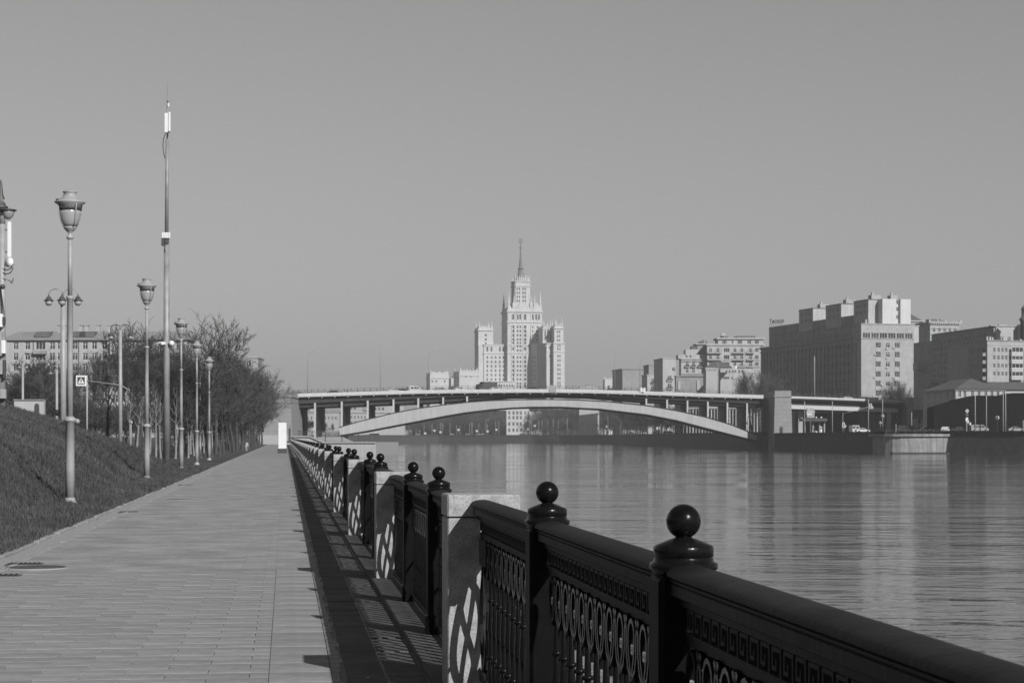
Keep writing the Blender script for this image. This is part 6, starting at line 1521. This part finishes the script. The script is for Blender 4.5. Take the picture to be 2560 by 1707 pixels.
def person(loc, h, rz, label, top, bottom, stride=.25, arm=.1, bag=False):
    """one continuous skinned body; joints in metres for 1.75 m, then scaled"""
    J = [(0,0,.98),(0,0,1.2),(0,.0,1.44),(0,.01,1.52),(0,.02,1.60),(0,.03,1.70)]
    Rr = [(.16,.12),(.15,.11),(.17,.11),(.055,.055),(.085,.095),(.07,.08)]
    E = [(0,1),(1,2),(2,3),(3,4),(4,5)]
    for s_, sg_ in ((1,1),(-1,-1)):
        st = stride*sg_; b = len(J)
        J += [(.10*s_,0,.92),(.11*s_,st*.5+.04,.50),(.11*s_,st,.09),(.115*s_,st+.15,.04)]; Rr += [(.095,.10),(.062,.065),(.045,.05),(.045,.03)]
        E += [(0,b),(b,b+1),(b+1,b+2),(b+2,b+3)]
        b = len(J); J += [(.19*s_,0,1.40),(.25*s_,-arm*sg_,1.12),(.26*s_,-arm*sg_*1.5+.12,.90),(.26*s_,-arm*sg_*1.5+.16,.82)]; Rr += [(.055,.055),(.042,.042),(.033,.033),(.035,.022)]
        E += [(2,b),(b,b+1),(b+1,b+2),(b+2,b+3)]
        for f in range(5):     # fingers
            fb = len(J); ox = (f-2)*.014*s_; J += [(.26*s_+ox,-arm*sg_*1.5+.175+.0,.765),(.26*s_+ox*1.2,-arm*sg_*1.5+.19,.745)] if f < 4 else [(.235*s_,-arm*sg_*1.5+.20,.80),(.232*s_,-arm*sg_*1.5+.215,.77)]
            Rr += [(.009,.009),(.007,.007)]; E += [(b+3,fb),(fb,fb+1)]
    me = bpy.data.meshes.new('body'); me.from_pydata(J, E, []); o = bpy.data.objects.new('body', me); COL.objects.link(o)
    sk_ = o.modifiers.new('s', 'SKIN'); lay = me.skin_vertices[0].data
    for i, r_ in enumerate(Rr): lay[i].radius = r_
    for i in range(len(J)): lay[i].use_root = (i == 0)
    su = o.modifiers.new('u', 'SUBSURF'); su.levels = 1; su.render_levels = 1
    dg = bpy.context.evaluated_depsgraph_get(); m2 = bpy.data.meshes.new_from_object(o.evaluated_get(dg)); bpy.data.objects.remove(o)
    m2.materials.clear()
    for q in (SKIN, top, bottom, BLACK): m2.materials.append(q)
    for p in m2.polygons:
        c_ = p.center; p.material_index = 3 if c_.z < .08 else 2 if c_.z < .96 and abs(c_.x) < .2 else 1 if (c_.z < 1.49 and c_.z > .86) else 0; p.use_smooth = True
    t = thing('person', label, 'person', loc, rz); t.scale = (h/1.76,)*3
    put('body', m2, t)
    m = MB(); m.lathe([(.03,.12),(.085,.10),(.10,.04),(.095,-.03),(.06,-.07)][::-1], 14, (0,-.012,1.70)); m.build('hair', CLOTHD, t)
    m = MB(); m.sphere((.03,.118,1.665), .010, 8, 5); m.sphere((-.03,.118,1.665), .010, 8, 5); m.build('eyes', BLACK, t, kind='stuff')
    m = MB(); m.faces([(-.012,.115,1.63),(.012,.115,1.63),(0,.14,1.628),(0,.112,1.66)], [(0,1,2),(0,2,3),(2,1,3)]); m.build('nose', SKIN, t)
    return t
Y = 243; person((PX(617,Y), Y, 0), 1.22, R(185), 'small person in pale clothes with dark hair walking on the far part of the walk', CLOTHL, CLOTHL, .3)
person((PX(609,205)-.0, 236, 0), 1.0, R(170), 'small figure in dark clothes close behind the pale walker', CLOTHD, CLOTHD, .2)
Y = 200
person((PX(419,Y), Y, 0), 1.7, R(170), 'person in a light top standing among the whitewashed trunks, left one', CLOTHL, POLE, .1)
person((PX(441,Y), Y, 0), 1.65, R(150), 'person with bright top beside the dark stroller, right one', WHITE, CLOTHD, .2)
person((PX(472,215), 215, 0), 1.65, R(190), 'person in dark clothes between the third and fourth lamp posts', CLOTHD, CLOTHD, .2)
person((PX(500,225), 225, 0), 1.6, R(200), 'person in a white top seen between lamp posts by the dark trees', WHITE, CLOTHD, .2)
x, Y = BX(868); person((x, Y+2, BZ(868, dt(868)+4.6)), 1.8, R(90), 'dark silhouette of a person walking on the bridge near its left end', CLOTHD, CLOTHD, .3)
ps = thing('pushchair', 'dark pushchair between two people below the mast', 'pushchair', (PX(430,200),200,0)); m = MB(); m.bev(-.3,.3,-.35,.35,.45,.8,.08); m.build('seat', CLOTHD, ps)
m = MB(); m.lathe([(.05,.35),(.25,.3),(.34,.15),(.36,0)][::-1], 12, (0,.1,.8)); m.build('hood', CLOTHD, ps); m = MB(); m.tube([(.3,-.35,.5),(.3,-.75,1.05),(-.3,-.75,1.05),(-.3,-.35,.5)], .02, 6); m.build('handle', POLE, ps)
for a_ in (-.28,.28):
    for b_ in (-.3,.3): m = MB(); m.lathe([(.05,-.02),(.12,-.02),(.12,.02),(.05,.02)], 12); o = m.build('wheel', RUB, ps); o.rotation_euler = (0,R(90),0); o.location = (a_,b_,.12)

# ------------------------------------------------------------------ haze
hz_ = MB(); hz_.box(-2700, 2900, -150, 5900, WZ-1.2, 196)
hm = bpy.data.materials.new('haze'); hm.use_nodes = True; n = hm.node_tree; n.nodes.clear()
pv = n.nodes.new('ShaderNodeVolumePrincipled'); pv.inputs['Density'].default_value = .00019; pv.inputs['Color'].default_value = (.9,.9,.9,1); pv.inputs['Anisotropy'].default_value = .2
ou = n.nodes.new('ShaderNodeOutputMaterial'); n.links.new(pv.outputs[0], ou.inputs['Volume'])
ho = hz_.build('haze', hm); ho['kind'] = 'stuff'; tag(ho, 'pale haze in the air over the river and city', 'haze')
